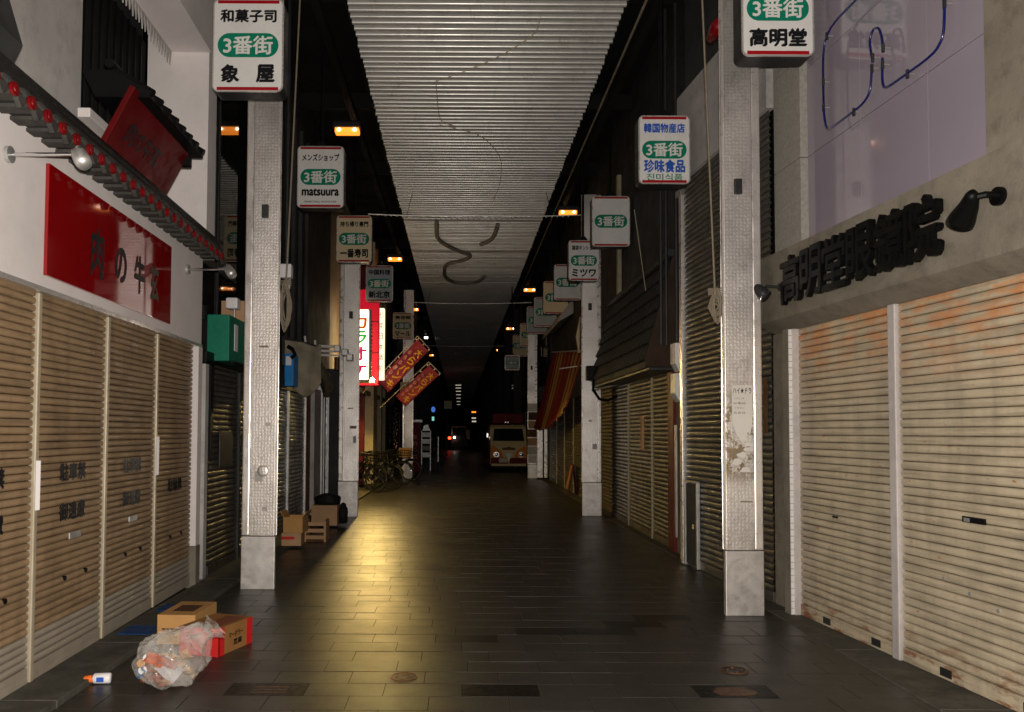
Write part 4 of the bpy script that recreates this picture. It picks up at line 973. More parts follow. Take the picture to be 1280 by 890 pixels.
# ================================================================= RIGHT: tall steel shutter shop
sb = thing('steel_shutter_shop', 'shop with one tall bare steel shutter and white fascia behind the nearest right pillar', 'building', FR @ Vector((-1.6, -.3, 0)))
s = shutter(sb, FR, -2.58, -.47, .01, 4.42, .062, 'shut_s', bulge=.012, jit=2)
B_(-2.70, -.44, -.3, .05, 4.425, 5.45).build('fascia_panel', 'white_dirty', sb, FR)
B_(-2.70, -.44, -.3, -.05, 5.46, 7.2).build('upper_wall', 'darkwall', sb, FR)
B_(-2.68, -2.60, -.1, .045, .008, 4.42, bev=.004).build('frame_post', 'trim', sb, FR)
B_(-2.76, -2.60, -.1, .055, 4.28, 4.35).build('post_cap', 'galv', sb, FR)
d = B_(-2.52, -2.20, .016, .035, .03, .93, bev=.006).build('wicket_door', 'darkwall', sb, FR)
for a, b, c_, e in ((-2.56, -2.523, .0, .97), (-2.197, -2.16, .0, .97), (-2.56, -2.16, .935, .97)): B_(a, b, .014, .05, c_ + .01, e, bev=.003).build('door_frame', 'galv', d, FR)
B_(-2.30, -2.25, .036, .05, .44, .49).build('door_handle', 'chrome', d, FR)
o = MB().box(-.62, -.55, .014, .02, 1.5, 2.0).build('torn_sticker', 'plywood', sb, FR)
B_(-3.0, -.44, -3, -.31, 0, 7).build('rear_wall', 'darkwall', sb, FR)
for x, lab in ((2.37, 'white support rod'),):
    pass

# ================================================================= RIGHT: tiled canopy shop
FC = FX(2.76, 14.42, False)      # u from 0 (far) to ~5 (near)
cb = thing('tiled_canopy_shop', 'dark shop with green-grey shutters under a steep tiled canopy on the right', 'building', (3.0, 12.3, 0))
for a, b, m in ((.0, 1.42, 'shut_d'), (1.48, 3.0, 'shut_y'), (3.06, 3.95, 'shut_y')): shutter(cb, FC, a, b, .01, 2.28, .062, m, bulge=.012)
for u in (1.45, 3.03, 3.98): B_(u - .018, u + .018, -.02, .03, .008, 2.28).build('guide_rail', 'ochre2', cb, FC)
B_(4.02, 4.30, -.2, .05, .0, 2.6).build('maroon_post', 'maroon', cb, FC)
B_(4.32, 4.95, -.2, .02, .0, 2.9).build('grey_pier', 'concrete', cb, FC)
B_(4.34, 4.40, .03, .05, .2, 1.6).build('pier_pipe', 'galv', cb, FC)
B_(-.2, 4.95, -.4, -.06, 2.28, 7.2).build('upper_wall', 'darkwall', cb, FC)
B_(.0, 4.3, -.05, .36, 2.30, 2.33).build('canopy_soffit', 'steel', cb, FC)
B_(.5, .62, -.05, .02, 3.9, 6).build('pale_upright', 'ochre2', cb, FC)
MB().prism([(-.05, 2.34), (.37, 2.34), (.37, 2.42), (.03, 3.72), (-.05, 3.72)], .0, 4.25, 'x').build('canopy_core', 'darkwall', cb, FC)
MB().prism([(-.05, 2.34), (.40, 2.34), (.40, 2.44), (.05, 3.75), (-.05, 3.75)], 4.255, 4.31, 'x').build('canopy_end', 'tarpdark', cb, FC)
nrow, ncol = 6, 17; ww = 4.25 / ncol
mb = MB(); hh = .235
V0 = []
for j in range(2):
    for i in range(7):
        a = i / 6; V0.append((a * (ww - .004), (.03 if j == 0 else .0) + .022 * math.sin(a * math.pi) + (.012 if j == 0 else 0), 0 if j == 0 else hh))
vv = mb._v(V0)
for i in range(6): mb.bm.faces.new((vv[i], vv[i + 1], vv[8 + i], vv[7 + i]))
bt = mb._v([(i / 6 * (ww - .004), 0, 0) for i in range(7)])
for i in range(6): mb.bm.faces.new((bt[i], bt[i + 1], vv[i + 1], vv[i]))
TF = FC @ Matrix.Translation((0, .37, 2.42)) @ Matrix.Rotation(math.atan2(.34, 1.30), 4, 'X')
t0 = mb.build('roof_tile', 'mansard', cb, TF); tm = t0.data; bpy.data.objects.remove(t0)
ex = (TF.to_3x3() @ Vector((1, 0, 0))); ez = (TF.to_3x3() @ Vector((0, 0, 1)))
for r_ in range(nrow):
    for c_ in range(ncol): link('roof_tile', tm, cb, ex * (c_ * ww + random.uniform(-.003, .003)) + ez * (r_ * .222))
MB().tube([(0, .06, 3.80), (4.3, .06, 3.80)], .05, 8).build('canopy_ridge', 'mansard', cb, FC)
for q, (x, y) in enumerate(((2.52, 9.95), (2.60, 10.0), (2.62, 9.6))):
    o = MB().cyl((x, y, 2.6), (x, y, 6.9), .022, n=8).build('drain_pipe', 'steel', loc=(x, y, 2.6))
    tag(o, ('leftmost thin dark pipe climbing above the meter boxes', 'middle thin dark pipe climbing above the meter boxes', 'pipe nearest the white frame above the meter boxes')[q], 'pipe', 'pipes above the meter boxes')
for z, lab in ((2.23, 'upper white meter box beside the tiled canopy'), (1.87, 'lower white meter box beside the tiled canopy')):
    t = thing('meter_box', lab, 'meter box', (2.63, 9.6, z), group='white meter boxes')
    MB().prism([(2.545, z + .10), (2.60, z), (2.725, z), (2.725, z + .335), (2.545, z + .335)], 9.42, 9.62, 'y').build('box_case', 'facew', t)
    MB().cyl((2.66, 9.417, z + .17), (2.66, 9.421, z + .17), .012, n=10).build('lock', 'steel', t)
t = thing('awning_crank', 'black bent awning arm and cable under the far corner of the tiled canopy', 'bracket', (2.45, 14.0, 2.2))
MB().tube([(2.6, 14.05, 2.5), (2.36, 14.0, 2.45), (2.33, 13.9, 2.25), (2.42, 13.8, 2.08), (2.55, 13.7, 2.05), (2.68, 13.6, 2.12)], .025, 8).build('cable', 'black', t)
MB().tube([(2.35, 14.1, 2.24), (2.68, 13.3, 2.32)], .02, 8).build('arm', 'ochre2', t); MB().box(2.24, 2.42, 14.05, 14.2, 2.42, 2.68, .02).build('gear_case', 'black', t)
o = MB().tube([(2.42, 11.0, 4.6), (2.62, 11.2, 3.5)], .006, 6).build('stay_rod', 'ochre2', loc=(2.5, 11, 3.5)); tag(o, 'thin pale rod slanting down from the Korean sign to the canopy', 'rod')
o = MB().box(2.70, 2.74, 13.4, 13.52, 1.4, 1.9).build('paper_notice', 'box3', loc=(2.72, 13.4, 1.4)); 
o.location = (2.735, 11.9, 1.25); tag(o, 'narrow tan paper strip stuck on the green-grey shutter', 'notice')

# ================================================================= RIGHT: striped awning shop and beyond
FD = FX(2.86, 25.0, False)
db = thing('awning_shop', 'shop with ochre shutters behind the drooping striped awning on the right', 'building', (3.2, 20, 0))
for k in range(6): shutter(db, FD, k * 1.7 + .03, k * 1.7 + 1.67, .01, 2.35, .07, 'shut_y', bulge=.014, stuff=True)
for k in range(7): B_(k * 1.7 - .02, k * 1.7 + .02, -.02, .03, .008, 2.35).build('guide_rail', 'ochre2', db, FD)
B_(.0, 10.3, -.4, .05, 2.36, 3.1).build('fascia', 'ochre2', db, FD); B_(.0, 10.3, -.4, -.02, 3.11, 7.2).build('upper_wall', 'darkwall', db, FD)
MB().prism([(-.0, 4.5), (.35, 4.3), (.35, 4.4), (.0, 4.9)], 1, 5, 'x').build('upper_hood', 'white_dirty', db, FD)
def awn(a, b):
    A, B2, C2, D = Vector((2.26, 24.3, 1.62)), Vector((2.36, 17.6, 2.05)), Vector((2.66, 17.1, 3.25)), Vector((2.62, 22.4, 3.75))
    p = A.lerp(B2, a).lerp(D.lerp(C2, a), b); fold = .035 * math.sin(a * 44) * (1 - b * .6)
    return (p.x + fold, p.y, p.z - .22 * math.sin(a * math.pi) * (1 - b) - .10 * math.sin(b * math.pi) + .02 * math.sin(a * 21) * (1 - b))
t = thing('striped_awning', 'drooping red and yellow striped cloth awning on the right of the street', 'awning', (2.5, 20.5, 1.7))
MB().grid(awn, 72, 12, .01).build('striped_cloth', 'stripe', t, smooth=True)
MB().tube([(2.62, 22.5, 3.76), (2.66, 17.1, 3.26)], .02, 6).build('awning_rod', 'galv', t)
MB().tube([(2.25, 17.9, 2.93), (2.75, 17.5, 2.98)], .015, 6).build('cross_rod', 'facew', t)
t = thing('folded_parasol', 'tall red and yellow cloth parasol furled behind the second right pillar', 'parasol', (2.74, 17.6, 0))
MB().tube([(2.70, 17.6, 3.1), (2.68, 17.6, 3.4), (2.68, 17.6, 3.9), (2.70, 17.6, 4.3)], [.02, .10, .07, .02], 10).build('furled_cloth', 'redmatte', t, smooth=True)
MB().tube([(2.63, 17.52, 3.25), (2.60, 17.5, 3.6), (2.66, 17.55, 4.05)], [.02, .05, .015], 8).build('yellow_panel', 'facec', t, smooth=True)
MB().cyl((2.74, 17.6, 0), (2.70, 17.6, 3.2), .02).build('pole', 'steel', t)
for x0, x1, lab in ((2.50, 2.68, 'wider white door panel beneath the lower end of the striped awning'), (2.72, 2.83, 'narrow white door panel next to the wider one under the striped awning')):
    o = MB().box(x0, x1, 25.6, 25.66, .05, 1.72, .01).build('door_panel', 'trim', loc=(x0, 25.6, .05)); tag(o, lab, 'door panel', 'white door panels')
t = thing('folding_sign', 'brown folding board leaning by the ochre shutters', 'folding sign', (2.70, 19.2, 0))
MB().prism([(2.56, 0), (2.60, 0), (2.74, .75), (2.70, .75)], 19.0, 19.06).build('front_leg', 'plywood', t); MB().prism([(2.56, 0), (2.60, 0), (2.74, .75), (2.70, .75)], 19.42, 19.48).build('front_leg', 'plywood', t)
MB().prism([(2.58, .15), (2.60, .15), (2.73, .72), (2.71, .72)], 19.06, 19.42).build('board', 'box2', t); MB().prism([(2.84, 0), (2.82, 0), (2.73, .74), (2.75, .74)], 19.1, 19.4).build('back_leg', 'maroon', t)
o = MB().box(2.66, 2.84, 17.0, 17.3, 0, .35, .02).build('red_bucket', 'maroon', loc=(2.7, 17, 0)); tag(o, 'small dark red bin against the ochre shutters', 'bin')
MB().box(2.68, 2.82, 17.02, 17.28, .351, .37).build('lid', 'black', o)

# ================================================================= LEFT: beyond the second pillar
FE = FX(-2.60, 16.5, True)
eb = thing('lit_sign_building', 'cream fronted building washed in yellow light behind the glowing signs', 'building', (-3, 22, 0))
B_(-.55, -.45, -.5, .42, 0, 2.75).build('added_light_baffle', 'darkwall', eb, FE); B_(.0, 12.4, -.5, -.25, 0, 7.2).build('front_wall', 'ochre2', eb, FE)  # added dark baffle, keeps the floodlight off the nearer left fronts
for u0, u1, m, vv_ in ((4.0, 4.3, 'ochre', .0), (4.95, 5.05, 'maroon', .06), (6.1, 7.1, 'ochre', .18), (8.7, 9.0, 'ochre2', .15), (10.6, 11.0, 'ochre2', .1)): B_(u0, u1, -.25, vv_, 0, 6.9, bev=.01).build('pilaster', m, eb, FE)
for u0, u1 in ((4.32, 4.93), (5.07, 6.08), (7.12, 8.65), (9.1, 10.5)): B_(u0, u1, -.25, -.2, .1, 2.3).build('door', 'ochre2', eb, FE)
for u0, u1, z0 in ((3.8, 5.5, 3.2), (7.1, 8.5, 3.2), (9.1, 10.4, 3.2)):
    w_ = B_(u0, u1, -.25, -.21, z0, z0 + 1.6).build('window', 'glass', eb, FE); B_((u0 + u1) / 2 - .03, (u0 + u1) / 2 + .03, -.209, -.18, z0, z0 + 1.6).build('mullion', 'ochre2', w_, FE)
B_(.0, 12.4, -.25, .1, 2.5, 2.62).build('string_course', 'ochre2', eb, FE)
o = MB().sphere((-2.55, 22.8, 1.05), .06, 8, (.3, 1, .5)).build('green_sticker', 'signgreen', eb)
t = thing('karaoke_sign', 'glowing white vertical sign with big coloured katakana beside the second left pillar', 'lit sign', (-2.2, 18, 2.7))
MB().box(-2.50, -2.06, 18.0, 18.22, 2.68, 4.26, .02).build('sign_face', 'litwhite', t)
for k, (ch, mm) in enumerate((('カ', 'inkorange'), ('ラ', 'inkgreen'), ('オ', 'inkpink'), ('ケ', 'inkpink'))): text(ch, .36, .32, mm, t, facing_cam(-2.27, 17.992, 3.98 - k * .36), .03)
MB().box(-2.055, -2.02, 18.02, 18.24, 2.66, 4.28).build('side_frame', 'galv', t)
for k in range(16): MB().box(-2.018, -1.99, 18.05, 18.2, 2.72 + k * .085, 2.76 + k * .085).build('vent_slat', 'ochre', t)
MB().box(-2.52, -2.03, 17.98, 18.24, 2.60, 2.67).build('base_tray', 'ochre', t)
t = thing('red_vertical_sign', 'tall glowing red vertical sign behind the white katakana one', 'lit sign', (-2.1, 19.3, 2.6))
MB().box(-2.55, -1.955, 19.3, 19.5, 2.62, 4.95, .02).build('sign_face', 'litred', t)
for z in (3.4, 4.15): MB().box(-2.55, -1.95, 19.292, 19.3, z, z + .02).build('joint_strip', 'maroon', t)
t = thing('narrow_lit_sign', 'narrow glowing pale vertical sign right of the red one', 'lit sign', (-1.95, 20.2, 2.7))
MB().box(-2.06, -1.90, 20.1, 20.3, 2.80, 4.62, .02).build('sign_face', 'litpale', t)
for k, ch in enumerate('七宝日本酒処'): text(ch, .10, .15, 'ink', t, facing_cam(-1.98, 20.09, 4.45 - k * .27), .0)
for tt, x, y, z in (('karaoke', -2.56, 18.1, 3.9), ('red', -2.56, 19.4, 4.6), ('narrow', -2.4, 20.2, 4.2)):
    o = MB().tube([(-2.7, y, z), (x + .3, y, z)], .02, 6).build('sign_bracket', 'steel', loc=(-2.6, y, z)); tag(o, dict(karaoke='dark bracket holding the glowing katakana sign to the wall', red='dark bracket holding the glowing red sign to the wall', narrow='dark bracket holding the narrow glowing sign to the wall')[tt], 'bracket')
t = thing('floodlamp', 'dazzling floodlamp under the glowing signs beside the second left pillar', 'lamp', (-2.0, 18.6, 2.65))
MB().sphere((-2.03, 18.60, 2.70), .055, 12).build('bulb', 'bulb', t, smooth=True)
MB().tube([(-2.10, 18.66, 2.74), (-2.05, 18.70, 2.76)], [.03, .05], 10).build('socket', 'galv', t); MB().tube([(-2.6, 18.7, 2.8), (-2.10, 18.68, 2.76)], .015, 6).build('arm', 'galv', t)
# tilted banners
def banner(lab, tl, tr, bl, y):
    """corners (x,z): top-left and top-right of the flag's head, bottom-left"""
    t = thing('nobori_banner', lab, 'banner', (bl[0], y, bl[1]), group='tilted red banners')
    T1, T2, B1 = Vector((tl[0], 0, tl[1])), Vector((tr[0], 0, tr[1])), Vector((bl[0], 0, bl[1]))
    U = T2 - T1; Vv = B1 - T1; L = Vv.length; Wd = U.length
    MB().grid(lambda a, b: tuple(T1 + U * a + Vv * b + Vector((0, y + .03 * math.sin(b * 7) + .015 * math.sin(a * 5), 0))), 8, 24, .004).build('cloth', 'banner', t, smooth=True)
    ang = math.atan2(U.z, U.x)
    def place(body, a, b, w, h, m):
        p = T1 + U * a + Vv * b; text(body, w, h, m, t, facing_cam(p.x, y - .055, p.z, ang), .03)
    for k, ch in enumerate('大らパンキ'): place(ch, .68, .15 + k * .18, Wd * .44, L * .155, 'banyel')
    for k, ch in enumerate('もち0ー0た'): place(ch, .24, .25 + k * .12, Wd * .2, L * .08, 'banpale')
    for b in (.02, .22, .45, .68): p = T1 + Vv * b; q = p - U.normalized() * .05; MB().tube([(p.x, y, p.z), (q.x, y, q.z)], .018, 6).build('loop', 'facew', t)
    for a in (.02, .5, .98): p = T1 + U * a; q = p - Vv.normalized() * .05; MB().tube([(p.x, y, p.z), (q.x, y, q.z)], .018, 6).build('loop', 'facew', t)
    p0 = T1 - U.normalized() * .06 - Vv.normalized() * .06; p1 = B1 - U.normalized() * .06 + Vv.normalized() * .5
    MB().tube([(p0.x, y + .02, p0.z), (p1.x, y + .02, p1.z)], .012, 6).build('pole', 'ochre', t); q = T2 - Vv.normalized() * .06
    MB().tube([(p0.x, y + .02, p0.z), (q.x, y + .02, q.z)], .01, 6).build('crossbar', 'ochre', t)
banner('upper of two tilted red banners, paler at its lower end near the lamp', (-1.08, 3.88), (-.80, 3.58), (-2.10, 2.80), 20.5)
banner('lower of two tilted red banners, darker, hanging over the bicycles', (-.80, 3.24), (-.53, 2.98), (-1.66, 2.42), 20.8)

# bicycles
def make_bike(lab, loc, rz, framecol='black', basket=True):
    t = thing('bicycle', lab, 'bicycle', loc, rz, 'bicycles parked by the pillar'); Fm = WM[t]
    def wheel(x):
        w = link('wheel', None, t, (x, 0, .33)); n = 28
        MB().tube([(x + .315 * math.cos(2 * math.pi * i / n), 0, .33 + .315 * math.sin(2 * math.pi * i / n)) for i in range(n)], .017, 6, closed=True).build('tyre', 'rubber', w, Fm, smooth=True)
        MB().tube([(x + .292 * math.cos(2 * math.pi * i / n), 0, .33 + .292 * math.sin(2 * math.pi * i / n)) for i in range(n)], .010, 6, closed=True).build('rim', 'dullrim', w, Fm, smooth=True)
        mb = MB()
        for i in range(14): a = 2 * math.pi * i / 14; mb.tube([(x + .02 * math.cos(a + .8), .012 * (-1) ** i, .33 + .02 * math.sin(a + .8)), (x + .288 * math.cos(a), 0, .33 + .288 * math.sin(a))], .0022, 3)
        o = mb.build('spokes', 'steel', w, Fm); o['kind'] = 'stuff'
        MB().cyl((x, -.045, .33), (x, .045, .33), .022, n=8).build('hub', 'chrome', w, Fm)
    wheel(.53); wheel(-.53)
    mb = MB()
    for P in ([(-.12, 0, .28), (.33, 0, .72)], [(.33, 0, .72), (.36, 0, .84)], [(-.12, 0, .28), (-.2, 0, .82)], [(-.17, 0, .5), (.31, 0, .80)]): mb.tube(P, .016, 8)
    for s in (-.045, .045): mb.tube([(-.12, s * .6, .28), (-.53, s, .33)], .009, 6); mb.tube([(-.19, s * .5, .72), (-.53, s, .33)], .008, 6)
    mb.build('frame', framecol, t, Fm, smooth=True)
    mb = MB()
    for s in (-.04, .04): mb.tube([(.36, s * .5, .80), (.40, s, .62), (.53, s, .33)], .010, 6)
    mb.build('fork', 'steel', t, Fm, smooth=True)
    MB().tube([(.18, -.26, .98), (.28, -.25, 1.0), (.37, -.1, 1.0), (.375, 0, .97), (.37, .1, 1.0), (.28, .25, 1.0), (.18, .26, .98)], .011, 6).tube([(.36, 0, .84), (.375, 0, .98)], .012, 6).build('handlebar', 'dullrim', t, Fm, smooth=True)
    for s in (-.26, .26): MB().tube([(.20, s, .98), (.08, s, .965)], .016, 8).build('grip', 'rubber', t, Fm)
    MB().prism([(-.36, .84), (-.10, .86), (-.02, .87), (-.02, .90), (-.14, .905), (-.34, .92), (-.37, .89)], -.075, .075).build('saddle', 'rubber', t, Fm)
    MB().tube([(-.2, 0, .82), (-.21, 0, .87)], .012, 6).build('seat_post', 'chrome', t, Fm)
    for x, a0, a1 in ((.53, 20, 170), (-.53, 0, 190)):
        MB().tube([(x + .345 * math.cos(R(a0 + (a1 - a0) * i / 12)), 0, .33 + .345 * math.sin(R(a0 + (a1 - a0) * i / 12))) for i in range(13)], .022, 5).build('mudguard', 'black', t, Fm)
    MB().cyl((-.12, -.02, .28), (-.12, .03, .28), .085, n=18).build('chainring', 'steel', t, Fm); MB().tube([(-.12, -.07, .28), (-.02, -.07, .15), (-.02, -.14, .15)], .010, 6).tube([(-.12, .07, .28), (-.22, .07, .41), (-.22, .14, .41)], .010, 6).build('crank', 'chrome', t, Fm)
    MB().box(-.58, .0, .03, .045, .26, .38, .01).build('chain_guard', framecol, t, Fm)
    if basket:
        mb = MB()
        for k in range(7):
            f = k / 6; x0 = .42 + .30 * f
            mb.tube([(x0, -.15, .76), (x0 + .01, -.16, .98)], .004, 4); mb.tube([(x0, .15, .76), (x0 + .01, .16, .98)], .004, 4)
            y = -.15 + .3 * f; mb.tube([(.42, y, .76), (.42, y, .98)], .004, 4); mb.tube([(.72, y, .76), (.74, y, .98)], .004, 4); mb.tube([(.42, y, .76), (.72, y, .76)], .004, 4)
        for z in (.76, .83, .9, .98): mb.tube([(.42, -.155, z), (.73, -.155, z), (.73, .155, z), (.42, .155, z)], .006, 4, closed=True)
        mb.build('basket', 'black', t, Fm)
    MB().tube([(-.42, 0, .70), (-.72, 0, .70)], .008, 5).tube([(-.42, .06, .70), (-.72, .06, .70)], .008, 5).tube([(-.42, -.06, .70), (-.72, -.06, .70)], .008, 5).build('rear_rack', 'steel', t, Fm)
    MB().cyl((.50, .035, .36), (.505, .04, .36), .028, n=10).build('reflector', 'facew', t, Fm)
    return t
bk = make_bike('nearest bicycle, black, its front wheel just right of the second left pillar', (-2.50, 20.0, .0), R(-28))
def bike_copy(loc, rz, lab):
    c = copy_tree(bk); c.location = loc; c.rotation_euler = (0, 0, rz); c['label'] = lab; return c
bike_copy((-2.22, 21.0, 0), R(-22), 'second bicycle from the front, a round reflector showing on its wheel')
bike_copy((-2.10, 22.7, 0), R(-12), 'third bicycle from the front in the row beside the yellow wall')
b4 = make_bike('farthest bicycle with pale wheel in front of the far left pillar', (-1.98, 24.3, 0), R(4), 'galv')
bike_copy((-2.62, 20.9, 0), R(-50), 'bicycle wedged against the yellow wall at the back of the row')
t, Fm, hx, hy, h = carton('bicycle_box', 'pale cardboard box on a bicycle in front of the far left pillar', -1.80, -1.42, 23.9, 24.15, .74, 1.02, 'box1')
t = thing('sequin_curtain', 'dark strip of small shiny discs hanging left of the far left pillar', 'curtain', (-1.98, 25.6, 1.0))
for k in range(26): MB().cyl((-2.02 + .05 * math.sin(k * 2.4), 25.6, 1.0 + k * .05), (-2.02 + .05 * math.sin(k * 2.4), 25.59, 1.0 + k * .05 + .003), .028, n=7).build('disc', 'chrome', t)
MB().tube([(-2.02, 25.62, .9), (-2.02, 25.62, 2.5)], .01, 5).build('cord', 'black', t)

# far left stand, racks and lights
t = thing('red_vending_board', 'dark red upright board with pale vertical lettering beyond the far left pillar', 'sign board', (-1.6, 30, 0))
MB().box(-1.86, -1.45, 30, 30.3, .0, 1.85, .02).build('board', 'vmaroon', t)
for k, ch in enumerate('gnon'): text(ch, .14, .14, 'banpale', t, facing_cam(-1.64, 29.99, 1.3 - k * .24), .02)
MB().box(-1.95, -1.38, 29.9, 30.35, 1.86, 1.95).build('top_board', 'galv', t)
t = thing('magazine_rack', 'pale wire rack of white papers beyond the dark red board', 'rack', (-1.3, 31, 0))
for x in (-1.46, -1.12): MB().box(x, x + .03, 31, 31.4, 0, 1.55).build('rack_post', 'galv', t)
for k in range(4): MB().box(-1.42, -1.13, 30.98, 31.02, .52 + k * .26, .70 + k * .26).build('paper_pile', 'facew' if k != 1 else 'white_dirty', t)
MB().prism([(-1.42, 1.55), (-1.36, 1.75), (-1.2, 1.78), (-1.12, 1.55)], 30.98, 31.1).build('top_sign', 'galv', t)
t = thing('glass_case', 'low dark glass display case beside the pale wire rack', 'display case', (-.95, 31, 0))
MB().box(-1.10, -.80, 31.1, 31.5, .35, 1.3, .01).build('case', 'glass', t); MB().box(-1.11, -.79, 31.08, 31.52, .0, .34).build('plinth', 'darkwall', t); MB().box(-.82, -.79, 31.08, 31.1, .34, 1.32).build('edge_trim', 'galv', t)
o = MB().cyl((-1.64, 50, 2.9), (-1.60, 49.97, 2.9), .17, n=20).build('blue_disc_sign', 'signalblue', loc=(-1.6, 50, 2.9)); tag(o, 'small glowing blue round sign far down the left side', 'lit sign')
o = MB().box(-1.70, -1.56, 50, 50.1, 2.2, 2.45).build('cyan_sign', 'signalcyan', loc=(-1.6, 50, 2.3)); tag(o, 'small glowing cyan sign below the blue round one', 'lit sign')
t = thing('far_signboard', 'faint tan square signboard far down the left side', 'sign', (-.8, 50, 2.0))
MB().box(-.95, -.45, 50, 50.2, 2.95, 3.45, .02).build('board', 'facec', t); MB().box(-.8, -.75, 50.05, 50.15, 0, 2.95).build('post', 'steel', t)
for x, z, m, lab in ((1.1, 3.0, 'sodium', 'tiny orange light far down the right of the street'), (1.1, 2.55, 'lampdim', 'tiny white light just under the far orange one'), (1.12, 2.3, 'lampdim', 'lower tiny white light of the far pair')):
    o = MB().box(x - .16, x + .16, 60, 60.1, z - .05, z + .05, .01).build('far_light', m, loc=(x, 60, z)); tag(o, lab, 'lamp', 'tiny far lights')
# far truck
t = thing('far_truck', 'small truck far down the street with a red lamp and a white headlamp', 'truck', (-.2, 66, 0))
MB().prism([(-.65, .45), (.65, .45), (.65, 1.35), (.58, 1.95), (-.58, 1.95), (-.65, 1.35)], 66, 69, 'y').build('truck_body', 'darkwall', t)
MB().tube([(-.62, 65.97, 1.30), (-.56, 65.97, 1.93), (.56, 65.97, 1.93), (.62, 65.97, 1.30)], .04, 6).build('cab_trim', 'ochre', t); MB().box(-.52, .52, 65.95, 65.99, 1.25, 1.82).build('windscreen', 'black', t)
MB().box(.62, .9, 66, 66.2, .9, 1.7).build('side_board', 'ochre', t); MB().box(-.7, .7, 65.9, 66, .35, .55).build('bumper', 'steel', t)
for x in (-.5, .5): MB().cyl((x - .1, 66.6, .3), (x + .1, 66.6, .3), .3, n=16).build('wheel', 'rubber', t)
MB().sphere((-.38, 65.88, 1.05), .09, 10).build('headlamp', 'lampwhite', t); MB().sphere((-.78, 65.8, 1.0), .13, 10).build('indicator_lamp', 'tail', t)

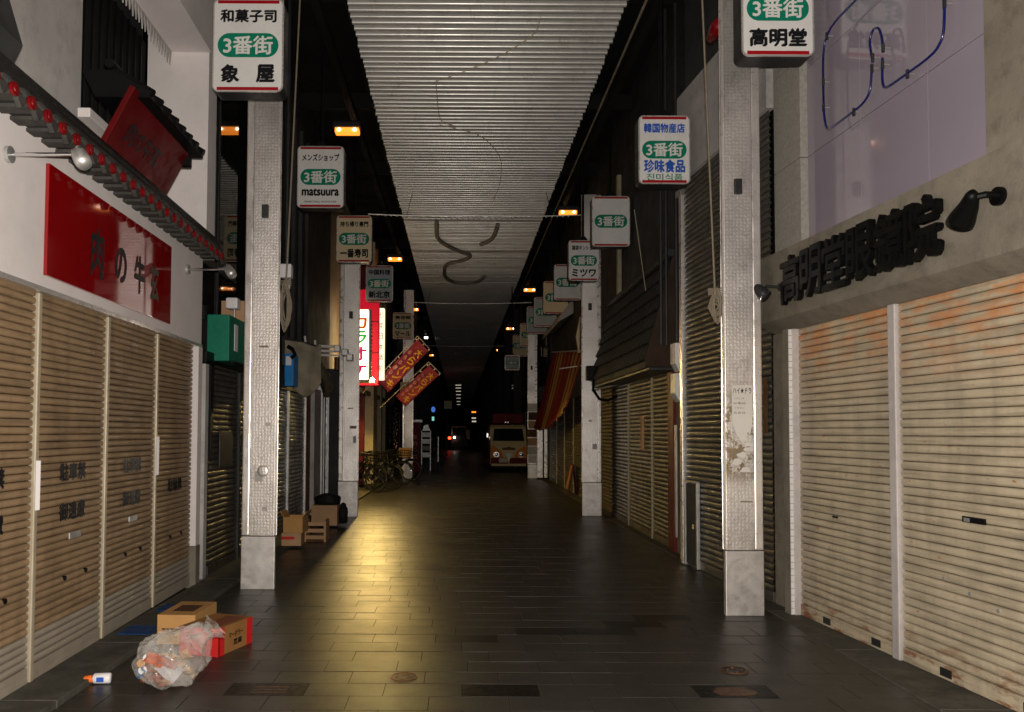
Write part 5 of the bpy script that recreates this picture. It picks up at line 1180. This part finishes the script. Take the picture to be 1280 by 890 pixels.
# ================================================================= van
def van():
    X, Y = 1.88, 30.3; t = thing('parked_van', 'small cream and orange retro van with dark red roof box, parked on the right', 'van', (X, Y + 1.6, 0)); W2 = .68
    def P(a): return [(X + x, z) for x, z in a]
    side = [(Y + .10, .25), (Y + .02, .34), (Y, .55), (Y + .02, .95), (Y + .10, 1.15), (Y + .34, 1.68), (Y + .5, 1.78), (Y + 3.0, 1.80), (Y + 3.15, 1.7), (Y + 3.2, .9), (Y + 3.15, .3)]
    b = MB(); b.prism(side, X - W2, X + W2, 'x'); bmesh.ops.bevel(b.bm, geom=[e for e in b.bm.edges if abs(e.verts[0].co.x - e.verts[1].co.x) < .01], offset=.05, segments=3, affect='EDGES')
    b.build('body', 'cream', t, smooth=False)
    # orange cheeks and maroon lower band follow the front
    for s in (-1, 1):
        MB().prism(P([(s * .20, .545), (s * .67, .545), (s * .67, .90), (s * .60, 1.0), (s * .30, .80)]) if s > 0 else P([(s * .20, .545), (s * .30, .80), (s * .60, 1.0), (s * .67, .90), (s * .67, .545)]), Y - .012, Y + .012).build('orange_cheek', 'amber', t)
        MB().prism(P([(s * .67, .32), (s * .67, .535), (s * .06, .535), (s * .02, .32)]), Y - .012, Y + .012).build('maroon_panel', 'vmaroon', t)
        MB().cyl((X + s * .47, Y - .02, .66), (X + s * .47, Y - .05, .66), .10, n=20).build('headlamp_ring', 'chrome', t); MB().sphere((X + s * .47, Y - .045, .66), .08, 14, (1, .4, 1)).build('headlamp', 'chrome', t, smooth=True)
        MB().box(X + s * .66 - .03, X + s * .66 + .03, Y + .2, Y + 3.1, .32, .8).build('side_panel', 'amber', t)
        for yy in (.75, 2.6):
            w = link('wheel', None, t, (s * .6, yy - 1.6, .27))
            MB().cyl((X + s * .52, Y + yy, .27), (X + s * .69, Y + yy, .27), .27, n=22).build('tyre', 'rubber', w); MB().cyl((X + s * .69, Y + yy, .27), (X + s * .70, Y + yy, .27), .16, n=16).build('rim', 'chrome', w)
        MB().tube([(X + s * .66, Y + .28, 1.35), (X + s * .80, Y + .15, 1.38)], .012, 6).build('mirror_arm', 'chrome', t); MB().box(X + s * .80 - .04, X + s * .80 + .04, Y + .12, Y + .15, 1.30, 1.46, .01).build('mirror', 'chrome', t)
        sw = MB().box(X + s * .682 - .004, X + s * .682 + .004, Y + .6, Y + 1.4, 1.15, 1.62).build('side_window', 'windscreen', t)
    slope = (1.68 - 1.15) / (.34 - .10)
    b = MB(); A = [(-.60, 1.17), (.60, 1.17), (.54, 1.64), (-.54, 1.64)]
    V = [(X + x, Y + .10 + (z - 1.15) / slope - .012, z) for x, z in A]; V2 = [(p[0], p[1] + .02, p[2]) for p in V]
    va = b._v(V); vb = b._v(V2); b.bm.faces.new(va); b.bm.faces.new(vb[::-1])
    for i in range(4): b.bm.faces.new((va[i], va[(i + 1) % 4], vb[(i + 1) % 4], vb[i]))
    b.build('windscreen', 'windscreen', t)
    MB().tube([(X - .3, Y + .1, 1.18), (X - .05, Y + .2, 1.32)], .008, 5).tube([(X + .1, Y + .1, 1.18), (X + .35, Y + .2, 1.32)], .008, 5).build('wiper', 'black', t)
    MB().box(X - .66, X + .66, Y - .05, Y + .06, .22, .315, .02).build('bumper', 'cream', t)
    MB().prism([(X - .24, .83), (X + .24, .83), (X + .24, .91), (X + .08, .93), (X, .96), (X - .08, .93), (X - .24, .91)], Y - .03, Y - .012).build('name_board', 'brown', t)
    MB().box(X - .20, X + .20, Y - .034, Y - .031, .852, .885).build('name_plate', 'box2', t)
    MB().prism([(X - .10, .70), (X + .12, .70), (X + .02, .42)], Y - .02, Y - .0125).build('cream_wedge', 'facew', t)
    MB().box(X - .37, X - .05, Y - .07, Y - .055, .36, .52, .004).build('number_plate', 'facec', t)
    MB().box(X - .60, X + .60, Y + .45, Y + 3.1, 1.84, 2.22, .03).build('roof_box', 'vmaroon', t)
    for q in (-.12, -.03): MB().box(X + q, X + q + .05, Y + .43, Y + .45, 1.86, 1.90).build('roof_lamp', 'chrome', t)
van()

# ================================================================= far dark fronts, both sides
names_l = ['far left shop front beyond the rack, fifth building on the left', 'far left narrow front in darkness, sixth on the left', 'far left tall front in darkness, seventh on the left', 'far left low front in darkness, eighth on the left', 'last far left front fading into black']
for side, X in ((-1, -2.75), (1, 2.95)):
    y = 29.2 if side < 0 else 25.9
    for i in range(7):
        L = (7, 9, 6, 11, 9, 20, 34)[(i + (side > 0)) % 7]
        wd = ('first', 'second', 'third', 'fourth', 'fifth', 'sixth', 'last')[i]
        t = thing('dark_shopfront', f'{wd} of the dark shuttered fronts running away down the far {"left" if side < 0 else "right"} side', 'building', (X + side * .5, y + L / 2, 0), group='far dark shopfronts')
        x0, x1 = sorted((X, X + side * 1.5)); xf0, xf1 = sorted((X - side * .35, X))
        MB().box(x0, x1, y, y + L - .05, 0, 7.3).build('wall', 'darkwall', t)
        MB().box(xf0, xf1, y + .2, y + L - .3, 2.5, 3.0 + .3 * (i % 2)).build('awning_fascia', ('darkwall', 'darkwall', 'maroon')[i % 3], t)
        n = int(L // 1.8); xs0, xs1 = sorted((X - side * .04, X - side * .01))
        for k in range(n):
            o = MB()
            if y < 50:
                for q in range(14): o.box(xs0, xs1, y + .3 + k * 1.8, y + 2 + k * 1.8, .05 + q * .17, .19 + q * .17)
            else: o.box(xs0, xs1, y + .3 + k * 1.8, y + 2 + k * 1.8, .05, 2.4)
            o = o.build('roller_shutter', 'shut_y' if i % 2 else 'shut_d', t); 
            if y < 50: o['kind'] = 'stuff'
            w_ = MB().box(xs0, xs1, y + .5 + k * 1.8, y + 1.7 + k * 1.8, 3.8, 5.2).build('window', 'glass', t)
        y += L
o = MB().box(-6, 6, 152, 153, -1, 9).build('end_wall', 'void', loc=(0, 152, 0)); tag(o, 'black end of the street far in the distance', 'wall')
